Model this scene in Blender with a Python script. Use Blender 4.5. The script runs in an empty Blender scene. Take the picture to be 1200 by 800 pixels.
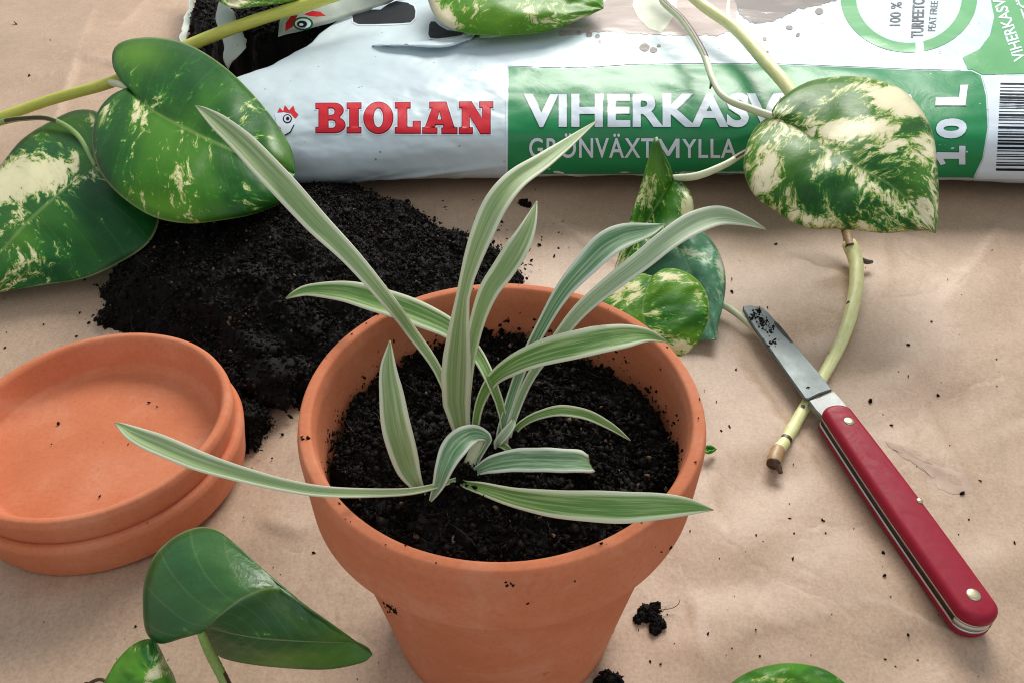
import bpy, bmesh, math, random
import numpy as np
from mathutils import Vector, Matrix
from mathutils.bvhtree import BVHTree

random.seed(7)
RNG = np.random.default_rng(7)
S = 0.01                                   # everything below is written in centimetres
sc = bpy.context.scene
C = sc.collection

# ------------------------------------------------------------------ camera, light, exposure
CAM_H, PITCH, FOC = 25.0, math.radians(40.0), 1000.0     # height above the table, tilt, focal length (photo pixels)
cam_d = bpy.data.cameras.new('camera')
cam_d.sensor_width = 36.0
cam_d.lens = 36.0 * FOC / 1200.0
cam_d.clip_start = 0.01
cam_d.clip_end = 50
cam = bpy.data.objects.new('camera', cam_d)
cam.location = (0, 0, CAM_H * S)
cam.rotation_euler = (math.pi / 2 - PITCH, 0, 0)
C.objects.link(cam)
sc.camera = cam

world = bpy.data.worlds.new('World')
sc.world = world
world.use_nodes = True
wn = world.node_tree.nodes
wn['Background'].inputs[0].default_value = (0.84, 0.93, 1.0, 1)
wn['Background'].inputs[1].default_value = 0.48

def area(name, loc, target, size, size_y, power, col):
    l = bpy.data.lights.new(name, 'AREA')
    l.shape = 'RECTANGLE'
    l.size, l.size_y = size * S, size_y * S
    l.energy = power
    l.color = col
    o = bpy.data.objects.new(name, l)
    o.location = Vector(loc) * S
    d = (Vector(target) - Vector(loc))
    o.rotation_euler = d.to_track_quat('-Z', 'Y').to_euler()
    C.objects.link(o)
    return o
# the window: tall soft daylight from behind and to the right
area('window_light', (28, 130, 84), (-4, 38, 2), 76, 54, 22.5, (1.0, 0.96, 0.90))
# added weak fill lamp from above the front, no such source in view
area('fill_light', (10, -60, 110), (0, 25, 3), 120, 100, 3.0, (1.0, 0.96, 0.92))

sc.cycles.filter_width = 1.1
sc.view_settings.view_transform = 'Standard'
sc.view_settings.look = 'None'
sc.view_settings.gamma = 1.0
sc.view_settings.exposure = 0.06
sc.view_settings.use_curve_mapping = False

# ------------------------------------------------------------------ helpers
CAM = np.array([0, 0, CAM_H])
FW = np.array([0, math.cos(PITCH), -math.sin(PITCH)])
DN = np.array([0, -math.sin(PITCH), -math.cos(PITCH)])
RT = np.array([1.0, 0, 0])

def at(px, py, h):
    """point of the place seen at (px, py) that is h cm above the table"""
    d = FW + RT * (px - 600) / FOC + DN * (py - 400) / FOC
    return CAM + d * ((h - CAM_H) / d[2])

def depth(p):
    return float(np.dot(np.asarray(p) - CAM, FW))

def ray(px, py):
    d = FW + RT * (px - 600) / FOC + DN * (py - 400) / FOC
    return d / np.linalg.norm(d)

def hash2(ix, iy, seed):
    n = (ix.astype(np.int64) * 374761393 + iy.astype(np.int64) * 668265263 + seed * 974634777) & 0xffffffff
    n = ((n ^ (n >> 13)) * 1274126177) & 0xffffffff
    return ((n ^ (n >> 16)) & 0xffff) / 65535.0

def vnoise(x, y, seed=0):
    x = np.asarray(x, float); y = np.asarray(y, float)
    ix, iy = np.floor(x), np.floor(y)
    fx, fy = x - ix, y - iy
    fx, fy = fx * fx * (3 - 2 * fx), fy * fy * (3 - 2 * fy)
    a, b = hash2(ix, iy, seed), hash2(ix + 1, iy, seed)
    c, d = hash2(ix, iy + 1, seed), hash2(ix + 1, iy + 1, seed)
    return (a * (1 - fx) + b * fx) * (1 - fy) + (c * (1 - fx) + d * fx) * fy * 1.0

def fbm(x, y, seed=0, octv=4, gain=.5):
    s, a, t = 0, 1.0, 0
    for o in range(octv):
        s = s + a * (vnoise(x * 2 ** o + 17 * o, y * 2 ** o - 9 * o, seed + o) - .5)
        t += a; a *= gain
    return s / t * 2

def empty(name, loc, label, cat, group=None, kind=None):
    o = bpy.data.objects.new(name, None)
    C.objects.link(o)
    o.location = Vector(loc) * S
    o.empty_display_size = .02
    o['label'] = label; o['category'] = cat
    if group: o['group'] = group
    if kind: o['kind'] = kind
    return o

def link_mesh(name, verts, faces, mat, parent=None, smooth=True, attrs=None, uv=None, colors=None):
    """verts in world cm. Under a parent they are stored relative to the thing's base."""
    base = Vector((0, 0, 0))
    p = parent
    while p is not None:
        base += p.location; p = p.parent
    V = np.asarray(verts, float) * S - np.array(base)
    me = bpy.data.meshes.new(name)
    if isinstance(faces, np.ndarray):
        n, k = faces.shape
        me.vertices.add(len(V)); me.vertices.foreach_set('co', V.astype(np.float32).ravel())
        me.loops.add(n * k); me.loops.foreach_set('vertex_index', faces.astype(np.int32).ravel())
        me.polygons.add(n)
        me.polygons.foreach_set('loop_start', np.arange(0, n * k, k, dtype=np.int32))
        me.update(calc_edges=True)
    else:
        me.from_pydata([tuple(v) for v in V], [], faces)
    me.validate()
    if smooth:
        me.polygons.foreach_set('use_smooth', [True] * len(me.polygons))
    if uv is not None:
        l = me.uv_layers.new(name='UVMap')
        idx = np.empty(len(me.loops), np.int32); me.loops.foreach_get('vertex_index', idx)
        l.data.foreach_set('uv', np.asarray(uv, np.float32)[idx].ravel())
    for k, v in (attrs or {}).items():
        a = me.attributes.new(k, 'FLOAT', 'POINT'); a.data.foreach_set('value', np.asarray(v, np.float32))
    me.materials.append(mat)
    o = bpy.data.objects.new(name, me)
    C.objects.link(o)
    if parent: o.parent = parent
    return o

def tag(o, label, cat=None, group=None, kind=None):
    if label: o['label'] = label
    if cat: o['category'] = cat
    if group: o['group'] = group
    if kind: o['kind'] = kind
    return o

def rebase(o):
    """put a one-mesh thing's origin at its base"""
    me = o.data
    n = len(me.vertices); co = np.empty(n * 3, np.float32); me.vertices.foreach_get('co', co); co = co.reshape(-1, 3)
    b = np.array([(co[:, 0].min() + co[:, 0].max()) / 2, (co[:, 1].min() + co[:, 1].max()) / 2, co[:, 2].min()])
    me.vertices.foreach_set('co', (co - b).astype(np.float32).ravel()); me.update()
    o.location = Vector(b)
    return o

def catmull(P, n, closed=False):
    """n points spread by arc length on a smooth curve through P (any width of row)"""
    P = np.asarray(P, float)
    if closed: Q = np.vstack([P[-1:], P, P[:2]])
    else: Q = np.vstack([2 * P[0] - P[1], P, 2 * P[-1] - P[-2]])
    out = []
    for i in range(1, len(Q) - 2):
        t = np.linspace(0, 1, 16, endpoint=False)[:, None]
        a, b, c, d = Q[i - 1], Q[i], Q[i + 1], Q[i + 2]
        out.append(.5 * ((2 * b) + (c - a) * t + (2 * a - 5 * b + 4 * c - d) * t ** 2 + (3 * b - a - 3 * c + d) * t ** 3))
    out = np.vstack(out + [Q[-2:-1]])
    s = np.concatenate([[0], np.cumsum(np.linalg.norm(np.diff(out[:, :2], axis=0), axis=1))])
    t = np.linspace(0, s[-1], n + (1 if closed else 0))
    R = np.stack([np.interp(t, s, out[:, k]) for k in range(out.shape[1])], 1)
    return R[:-1] if closed else R

def grid_faces(nu, nv, wrap=False, flip=False):
    i = np.arange(nu - 1)[:, None]; j = np.arange(nv if wrap else nv - 1)[None, :]
    a = i * nv + j; b = i * nv + (j + 1) % nv; c = (i + 1) * nv + (j + 1) % nv; d = (i + 1) * nv + j
    f = np.stack([a, b, c, d], -1).reshape(-1, 4)
    return f[:, ::-1].copy() if flip else f

# ------------------------------------------------------------------ materials
def new_mat(name):
    m = bpy.data.materials.new(name); m.use_nodes = True
    nt = m.node_tree; b = nt.nodes['Principled BSDF']
    return m, nt, b
def N(nt, typ, **kw):
    n = nt.nodes.new(typ)
    for k, v in kw.items():
        if k.startswith('i_'): n.inputs[k[2:].replace('_', ' ')].default_value = v
        else: setattr(n, k, v)
    return n
def L(nt, a, b): nt.links.new(a, b)
def ramp(nt, stops, fac=None, interp='LINEAR'):
    r = nt.nodes.new('ShaderNodeValToRGB'); e = r.color_ramp.elements
    r.color_ramp.interpolation = interp
    while len(e) < len(stops): e.new(.5)
    for k, (p, c) in enumerate(stops):
        e[k].position = p; e[k].color = (*c, 1) if len(c) == 3 else c
    if fac is not None: L(nt, fac, r.inputs[0])
    return r
def noise(nt, scale, detail=4, rough=.55, vec=None, dist=0):
    n = nt.nodes.new('ShaderNodeTexNoise')
    n.inputs['Scale'].default_value = scale; n.inputs['Detail'].default_value = detail
    n.inputs['Roughness'].default_value = rough; n.inputs['Distortion'].default_value = dist
    if vec is not None: L(nt, vec, n.inputs['Vector'])
    return n
def bump(nt, b, height, strength=.3, dist=.001, prev=None):
    n = nt.nodes.new('ShaderNodeBump'); n.inputs['Strength'].default_value = strength; n.inputs['Distance'].default_value = dist
    L(nt, height, n.inputs['Height'])
    if prev is not None: L(nt, prev, n.inputs['Normal'])
    L(nt, n.outputs[0], b.inputs['Normal'])
    return n.outputs[0]
def mixc(nt, fac, a, b, mode='MIX'):
    m = nt.nodes.new('ShaderNodeMix'); m.data_type = 'RGBA'; m.blend_type = mode
    for s, v in ((m.inputs[0], fac), (m.inputs[6], a), (m.inputs[7], b)):
        if isinstance(v, (int, float)): s.default_value = v
        elif isinstance(v, tuple): s.default_value = (*v, 1)
        else: L(nt, v, s)
    return m.outputs[2]
def math_(nt, op, a, b=None, c=None):
    m = nt.nodes.new('ShaderNodeMath'); m.operation = op
    for s, v in zip(m.inputs, (a, b, c)):
        if v is None: continue
        if isinstance(v, (int, float)): s.default_value = v
        else: L(nt, v, s)
    return m.outputs[0]
def geo_pos(nt):
    return nt.nodes.new('ShaderNodeTexCoord').outputs['Object']

def plain(name, col, rough=.5, metal=0, spec=.5, coat=0):
    m, nt, b = new_mat(name)
    n = noise(nt, 300, 3, .6, geo_pos(nt))
    r = ramp(nt, [(.3, tuple(c * .92 for c in col)), (.7, tuple(min(1, c * 1.05) for c in col))], n.outputs[0])
    L(nt, r.outputs[0], b.inputs['Base Color'])
    sc_ = noise(nt, 90, 7, .75, geo_pos(nt), 2.0)
    L(nt, ramp(nt, [(.35, (rough * .75,) * 3), (.65, (min(1, rough * 1.3),) * 3)], sc_.outputs[0]).outputs[0], b.inputs['Roughness']); b.inputs['Metallic'].default_value = metal
    bump(nt, b, sc_.outputs[0], .12, .0003)
    b.inputs['Specular IOR Level'].default_value = spec; b.inputs['Coat Weight'].default_value = coat
    return m

def mat_paper():
    m, nt, b = new_mat('kraft_paper')
    p = geo_pos(nt)
    big = noise(nt, 9, 4, .6, p)
    fine = noise(nt, 900, 3, .75, p)
    mp = N(nt, 'ShaderNodeMapping'); L(nt, p, mp.inputs[0]); mp.inputs['Scale'].default_value = (1, .35, 1)
    fib = noise(nt, 420, 5, .75, mp.outputs[0], 1.0)
    base = ramp(nt, [(.3, (.425, .296, .205)), (.7, (.515, .366, .262))], big.outputs[0])
    f2 = ramp(nt, [(.28, (.80, .78, .77)), (.5, (1, 1, 1)), (.74, (1.16, 1.16, 1.16))], fine.outputs[0])
    f3 = ramp(nt, [(.3, (.90, .885, .87)), (.55, (1, 1, 1)), (.75, (1.06, 1.06, 1.07))], fib.outputs[0])
    mot = noise(nt, 55, 5, .7, p, .6)
    c = mixc(nt, 1, base.outputs[0], f2.outputs[0], 'MULTIPLY')
    c = mixc(nt, 1, c, ramp(nt, [(.32, (.95, .945, .94)), (.68, (1.03, 1.03, 1.03))], mot.outputs[0]).outputs[0], 'MULTIPLY')
    c = mixc(nt, 1, c, f3.outputs[0], 'MULTIPLY')
    # pale crease lines follow the creases of the sheet
    at_ = N(nt, 'ShaderNodeAttribute', attribute_name='crease')
    c = mixc(nt, math_(nt, 'MULTIPLY', at_.outputs['Fac'], .28), c, (.66, .54, .44))
    L(nt, c, b.inputs['Base Color'])
    b.inputs['Roughness'].default_value = .50; b.inputs['Specular IOR Level'].default_value = .42
    w = noise(nt, 22, 4, .5, p, .8)
    cr = N(nt, 'ShaderNodeTexVoronoi', feature='DISTANCE_TO_EDGE'); cr.inputs['Scale'].default_value = 16
    dn = noise(nt, 12, 4, .6, p)
    va = N(nt, 'ShaderNodeVectorMath', operation='MULTIPLY_ADD'); L(nt, dn.outputs['Color'], va.inputs[0]); va.inputs[1].default_value = (.09,) * 3; L(nt, p, va.inputs[2])
    L(nt, va.outputs[0], cr.inputs['Vector'])
    ce = ramp(nt, [(0, (0, 0, 0)), (.05, (.8, .8, .8)), (.3, (1, 1, 1))], cr.outputs['Distance'])
    n1 = bump(nt, b, w.outputs[0], .35, .0030)
    n2 = bump(nt, b, ce.outputs[0], .16, .0010, n1)
    bump(nt, b, fine.outputs[0], .16, .00018, n2)
    return m

def mat_terra():
    m, nt, b = new_mat('terracotta')
    p = geo_pos(nt)
    a = noise(nt, 28, 5, .65, p); f = noise(nt, 700, 4, .7, p)
    r = ramp(nt, [(.25, (.53, .155, .068)), (.5, (.59, .190, .090)), (.75, (.65, .25, .140))], a.outputs[0])
    r2 = ramp(nt, [(.25, (.88, .86, .85)), (.5, (1, 1, 1)), (.8, (1.06, 1.07, 1.08))], f.outputs[0])
    c = mixc(nt, 1, r.outputs[0], r2.outputs[0], 'MULTIPLY')
    # pale lime bloom in patches and a few dark soil specks
    bl = noise(nt, 46, 6, .7, p, .5)
    c = mixc(nt, ramp(nt, [(.55, (0, 0, 0)), (.8, (.42, .42, .42))], bl.outputs[0]).outputs[0], c, (.70, .38, .26))
    v = N(nt, 'ShaderNodeTexVoronoi'); v.inputs['Scale'].default_value = 95; L(nt, p, v.inputs['Vector'])
    sp = ramp(nt, [(.0, (1, 1, 1)), (.28, (1, 1, 1)), (.34, (0, 0, 0))], math_(nt, 'ADD', v.outputs['Distance'], math_(nt, 'MULTIPLY_ADD', f.outputs[0], .9, -.25)))
    gate = ramp(nt, [(.68, (0, 0, 0)), (.70, (.8, .8, .8))], noise(nt, 33, 2, .5, p).outputs[0])
    c = mixc(nt, math_(nt, 'MULTIPLY', sp.outputs[0], gate.outputs[0]), c, (.06, .03, .02))
    sm = noise(nt, 60, 5, .7, p, 1.2)
    c = mixc(nt, ramp(nt, [(.66, (0, 0, 0)), (.76, (.45, .45, .45))], sm.outputs[0]).outputs[0], c, (.22, .09, .05))
    L(nt, c, b.inputs['Base Color'])
    b.inputs['Roughness'].default_value = .8; b.inputs['Specular IOR Level'].default_value = .2
    mp = N(nt, 'ShaderNodeMapping'); L(nt, p, mp.inputs[0]); mp.inputs['Scale'].default_value = (1, 1, 14)
    th = noise(nt, 30, 4, .6, mp.outputs[0])
    n1 = bump(nt, b, th.outputs[0], .10, .0006)
    bump(nt, b, f.outputs[0], .30, .0002, n1)
    return m

def mat_soil():
    m, nt, b = new_mat('potting_soil')
    p = geo_pos(nt)
    t = N(nt, 'ShaderNodeAttribute', attribute_name='tint')
    n = noise(nt, 500, 5, .7, p)
    r = ramp(nt, [(.3, (.003, .0025, .002)), (.6, (.009, .007, .0058)), (.8, (.024, .017, .012))], n.outputs[0])
    tr = ramp(nt, [(0, (.4, .4, .4)), (.8, (1.2, 1.15, 1.1)), (.955, (2.6, 2.2, 1.9)), (1, (24, 20, 16))], t.outputs['Fac'])
    c = mixc(nt, 1, r.outputs[0], tr.outputs[0], 'MULTIPLY')
    L(nt, c, b.inputs['Base Color'])
    b.inputs['Roughness'].default_value = .6; b.inputs['Specular IOR Level'].default_value = .10
    n2 = noise(nt, 1500, 4, .7, p)
    bump(nt, b, n2.outputs[0], .7, .0004)
    return m

def mat_pothos(name, seed, cover=.5, green=(.016, .085, .016), cream=(.88, .83, .54), yel=(.40, .50, .07), rough=.36, soft=1.0, gain=2.1, vein=.07, wrink=.22, zamt=.9):
    green = (green[0] * .85, green[1] * 1.35, green[2] * .95)
    m, nt, b = new_mat(name)
    uv = N(nt, 'ShaderNodeUVMap', uv_map='UVMap')
    sp = N(nt, 'ShaderNodeSeparateXYZ'); L(nt, uv.outputs[0], sp.inputs[0])
    u, v = sp.outputs[0], sp.outputs[1]
    av = math_(nt, 'ABSOLUTE', v)
    sg = math_(nt, 'SIGN', v)
    q = math_(nt, 'SUBTRACT', u, math_(nt, 'MULTIPLY', av, .22))
    cb = N(nt, 'ShaderNodeCombineXYZ'); L(nt, q, cb.inputs[0]); L(nt, math_(nt, 'MULTIPLY', av, .13), cb.inputs[1]); L(nt, math_(nt, 'MULTIPLY_ADD', sg, 1.7, seed * 3.1), cb.inputs[2])
    big = noise(nt, 7, 3, .6, cb.outputs[0], .4)
    cb2 = N(nt, 'ShaderNodeCombineXYZ'); L(nt, q, cb2.inputs[0]); L(nt, math_(nt, 'MULTIPLY', av, .20), cb2.inputs[1]); L(nt, math_(nt, 'MULTIPLY_ADD', sg, 2.3, seed * 5.7), cb2.inputs[2])
    fine = noise(nt, 24, 7, .78, cb2.outputs[0], .8)
    tiny = noise(nt, 900, 3, .6, geo_pos(nt))
    bias = N(nt, 'ShaderNodeAttribute', attribute_name='cream')
    s = math_(nt, 'ADD', math_(nt, 'MULTIPLY_ADD', big.outputs[0], 1.1, -.55 + .375), math_(nt, 'MULTIPLY_ADD', fine.outputs[0], gain, -gain / 2 + .425))
    s = math_(nt, 'ADD', s, math_(nt, 'MULTIPLY_ADD', bias.outputs['Fac'], .55, cover - 1.0 - .3))
    s = math_(nt, 'ADD', s, math_(nt, 'MULTIPLY', tiny.outputs[0], .06))
    s = math_(nt, 'ADD', s, .2)
    g2 = tuple(c * 1.7 for c in green); 
    r = ramp(nt, [(.0, tuple(c * .8 for c in green)), (.30, green), (.42, (g2[0] * 1.5, g2[1] * 1.15, g2[2])), (.47, yel), (.52, (.62, .64, .30)), (.60, cream), (1, tuple(min(1, c * 1.08) for c in cream))], s)
    c = r.outputs[0]
    # light green zones (only where the blade is green), veins
    zone = noise(nt, 3.2, 2, .5, cb.outputs[0])
    zf = ramp(nt, [(.44, (0, 0, 0)), (.62, (zamt,) * 3)], zone.outputs[0])
    gm = ramp(nt, [(.38, (1, 1, 1)), (.47, (0, 0, 0))], s)
    c = mixc(nt, math_(nt, 'MULTIPLY', zf.outputs[0], gm.outputs[0]), c, (green[0] * 3.4 + .012, green[1] * 1.85, green[2] * .9))
    mid = ramp(nt, [(0, (1, 1, 1)), (.012, (.9, .9, .9)), (.03, (0, 0, 0))], av)
    c = mixc(nt, math_(nt, 'MULTIPLY', mid.outputs[0], .45), c, (.33, .46, .14))
    rimr = ramp(nt, [(.975, (0, 0, 0)), (.992, (.8, .8, .8))], av)
    c = mixc(nt, math_(nt, 'MULTIPLY', rimr.outputs[0], .5), c, (.55, .58, .30))
    vq = math_(nt, 'SUBTRACT', math_(nt, 'FRACT', math_(nt, 'MULTIPLY', q, 11.0)), .5)
    ve = ramp(nt, [(0, (1, 1, 1)), (.06, (0, 0, 0))], math_(nt, 'ABSOLUTE', vq))
    c = mixc(nt, math_(nt, 'MULTIPLY', ve.outputs[0], vein), c, (.28, .38, .12))
    lime = N(nt, 'ShaderNodeAttribute', attribute_name='lime')
    c = mixc(nt, math_(nt, 'MULTIPLY', lime.outputs['Fac'], gm.outputs[0]), c, (.16, .36, .02))
    L(nt, c, b.inputs['Base Color'])
    rr = ramp(nt, [(.3, (rough * .85,) * 3), (.7, (rough * 1.25,) * 3)], noise(nt, 160, 4, .6, geo_pos(nt)).outputs[0])
    L(nt, rr.outputs[0], b.inputs['Roughness'])
    b.inputs['Specular IOR Level'].default_value = .30 * soft
    qh = math_(nt, 'SINE', math_(nt, 'MULTIPLY', q, 69.0))
    n1 = bump(nt, b, qh, .05, .0004)
    n2 = bump(nt, b, noise(nt, 110, 4, .55, geo_pos(nt)).outputs[0], wrink, .0012, n1)
    bump(nt, b, tiny.outputs[0], .12, .0003, n2)
    tr = N(nt, 'ShaderNodeBsdfTranslucent'); L(nt, c, tr.inputs[0])
    mx = N(nt, 'ShaderNodeMixShader'); mx.inputs[0].default_value = .30
    L(nt, b.outputs[0], mx.inputs[1]); L(nt, tr.outputs[0], mx.inputs[2])
    L(nt, mx.outputs[0], nt.nodes['Material Output'].inputs[0])
    return m

def mat_strap(name, seed, green=(.105, .215, .075), pale=(.40, .50, .31), edge=(.82, .84, .64), pale_amt=.5):
    m, nt, b = new_mat(name)
    uv = N(nt, 'ShaderNodeUVMap', uv_map='UVMap')
    sp = N(nt, 'ShaderNodeSeparateXYZ'); L(nt, uv.outputs[0], sp.inputs[0])
    u, v = sp.outputs[0], sp.outputs[1]
    av = math_(nt, 'ABSOLUTE', v)
    cb = N(nt, 'ShaderNodeCombineXYZ'); L(nt, math_(nt, 'MULTIPLY', u, .55), cb.inputs[0]); L(nt, v, cb.inputs[1]); cb.inputs[2].default_value = seed * 2.7
    st = noise(nt, 5.0, 3, .55, cb.outputs[0])
    st2 = noise(nt, 26, 3, .55, cb.outputs[0])
    e = math_(nt, 'ADD', av, math_(nt, 'MULTIPLY_ADD', st.outputs[0], .22, -.11))
    inner = ramp(nt, [(.36, tuple(c * .8 for c in green)), (.52, green), (.52 + .25 * pale_amt, pale), (.8, tuple(min(1, c * 1.2) for c in pale))],
                 math_(nt, 'ADD', math_(nt, 'MULTIPLY', st.outputs[0], .75), math_(nt, 'MULTIPLY_ADD', st2.outputs[0], .14, .12 * pale_amt + .06)))
    ef = ramp(nt, [(.66, (0, 0, 0)), (.79, (.85, .85, .85)), (.9, (1, 1, 1))], e)
    c = mixc(nt, ef.outputs[0], inner.outputs[0], edge)
    c = mixc(nt, ramp(nt, [(0, (.35, .35, .35)), (.05, (0, 0, 0))], av).outputs[0], c, (.16, .27, .10))
    tipf = ramp(nt, [(.955, (0, 0, 0)), (1, (.7, .7, .7))], u)
    c = mixc(nt, tipf.outputs[0], c, (.33, .38, .16))
    L(nt, c, b.inputs['Base Color'])
    b.inputs['Roughness'].default_value = .45; b.inputs['Specular IOR Level'].default_value = .28
    n1 = bump(nt, b, st2.outputs[0], .25, .0004)
    bump(nt, b, noise(nt, 1200, 2, .5, geo_pos(nt)).outputs[0], .12, .0002, n1)
    tr = N(nt, 'ShaderNodeBsdfTranslucent'); L(nt, c, tr.inputs[0])
    mx = N(nt, 'ShaderNodeMixShader'); mx.inputs[0].default_value = .25
    L(nt, b.outputs[0], mx.inputs[1]); L(nt, tr.outputs[0], mx.inputs[2])
    L(nt, mx.outputs[0], nt.nodes['Material Output'].inputs[0])
    return m

def mat_stem(name, a, c2, brown=(.06, .03, .012)):
    m, nt, b = new_mat(name)
    uv = N(nt, 'ShaderNodeUVMap', uv_map='UVMap')
    mp = N(nt, 'ShaderNodeMapping'); L(nt, uv.outputs[0], mp.inputs[0]); mp.inputs['Scale'].default_value = (1.2, 5, 1)
    n = noise(nt, 4, 5, .6, mp.outputs[0])
    c = ramp(nt, [(.3, a), (.7, c2)], n.outputs[0]).outputs[0]
    br = N(nt, 'ShaderNodeAttribute', attribute_name='brown')
    n3 = noise(nt, 260, 4, .65, geo_pos(nt))
    f = ramp(nt, [(.45, (0, 0, 0)), (.62, (1, 1, 1))], math_(nt, 'ADD', br.outputs['Fac'], math_(nt, 'MULTIPLY_ADD', n3.outputs[0], .5, -.25)))
    c = mixc(nt, f.outputs[0], c, brown)
    fl = ramp(nt, [(.70, (0, 0, 0)), (.76, (.6, .6, .6))], noise(nt, 330, 3, .6, geo_pos(nt)).outputs[0])
    c = mixc(nt, fl.outputs[0], c, (.18, .12, .04))
    L(nt, c, b.inputs['Base Color'])
    b.inputs['Roughness'].default_value = .45
    b.inputs['Subsurface Weight'].default_value = .12; b.inputs['Subsurface Radius'].default_value = (.002, .002, .001)
    bump(nt, b, n3.outputs[0], .3, .0004)
    return m

def mat_film(name, col=(.57, .675, .715), rough=.33, dirt=.5, spec=.45, coat=.2):
    m, nt, b = new_mat(name)
    p = geo_pos(nt)
    n = noise(nt, 13, 5, .6, p)
    c = ramp(nt, [(.3, tuple(k * .93 for k in col)), (.7, col)], n.outputs[0]).outputs[0]
    sm = noise(nt, 20, 6, .7, p, .7)
    c = mixc(nt, math_(nt, 'MULTIPLY', ramp(nt, [(.52, (0, 0, 0)), (.72, (1, 1, 1))], sm.outputs[0]).outputs[0], .30 * dirt), c, (.30, .28, .25))
    v = N(nt, 'ShaderNodeTexVoronoi'); v.inputs['Scale'].default_value = 190; L(nt, p, v.inputs['Vector'])
    sp = ramp(nt, [(0, (1, 1, 1)), (.10, (1, 1, 1)), (.15, (0, 0, 0))], v.outputs['Distance'])
    gate = ramp(nt, [(.58, (0, 0, 0)), (.62, (1, 1, 1))], noise(nt, 55, 3, .6, p).outputs[0])
    c = mixc(nt, math_(nt, 'MULTIPLY', math_(nt, 'MULTIPLY', sp.outputs[0], gate.outputs[0]), .8 * min(1, dirt * 1.6)), c, (.04, .03, .025))
    L(nt, c, b.inputs['Base Color'])
    b.inputs['Roughness'].default_value = rough; b.inputs['Specular IOR Level'].default_value = .5
    b.inputs['Specular IOR Level'].default_value = spec; b.inputs['Coat Weight'].default_value = coat; b.inputs['Coat Roughness'].default_value = .2
    w = noise(nt, 30, 5, .6, p, 1.5)
    n1 = bump(nt, b, w.outputs[0], .25, .0016)
    bump(nt, b, noise(nt, 400, 3, .6, p).outputs[0], .08, .0003, n1)
    return m

M_paper, M_terra, M_soil = mat_paper(), mat_terra(), mat_soil()
M_film = mat_film('bag_film')
M_green = mat_film('bag_print_green', (.008, .225, .070), .34, .15, .3, .06)
M_lgreen = mat_film('bag_print_pale_green', (.12, .38, .15), .30, .25, .35, .1)
M_greenedge = mat_film('bag_print_dark_green', (.006, .10, .035), .3, .1)
M_white = mat_film('bag_print_white', (.66, .74, .82), .36, .10, .35, .1)
M_red = mat_film('bag_print_red', (.58, .012, .024), .36, .15, .25, .05)
M_ink = mat_film('bag_print_black', (.010, .012, .016), .5, .05, .08, 0)
M_grey = mat_film('bag_print_grey', (.11, .12, .13), .3, .1)

# ------------------------------------------------------------------ the paper sheet
def smooth01(t): t = np.clip(t, 0, 1); return t * t * (3 - 2 * t)

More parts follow.
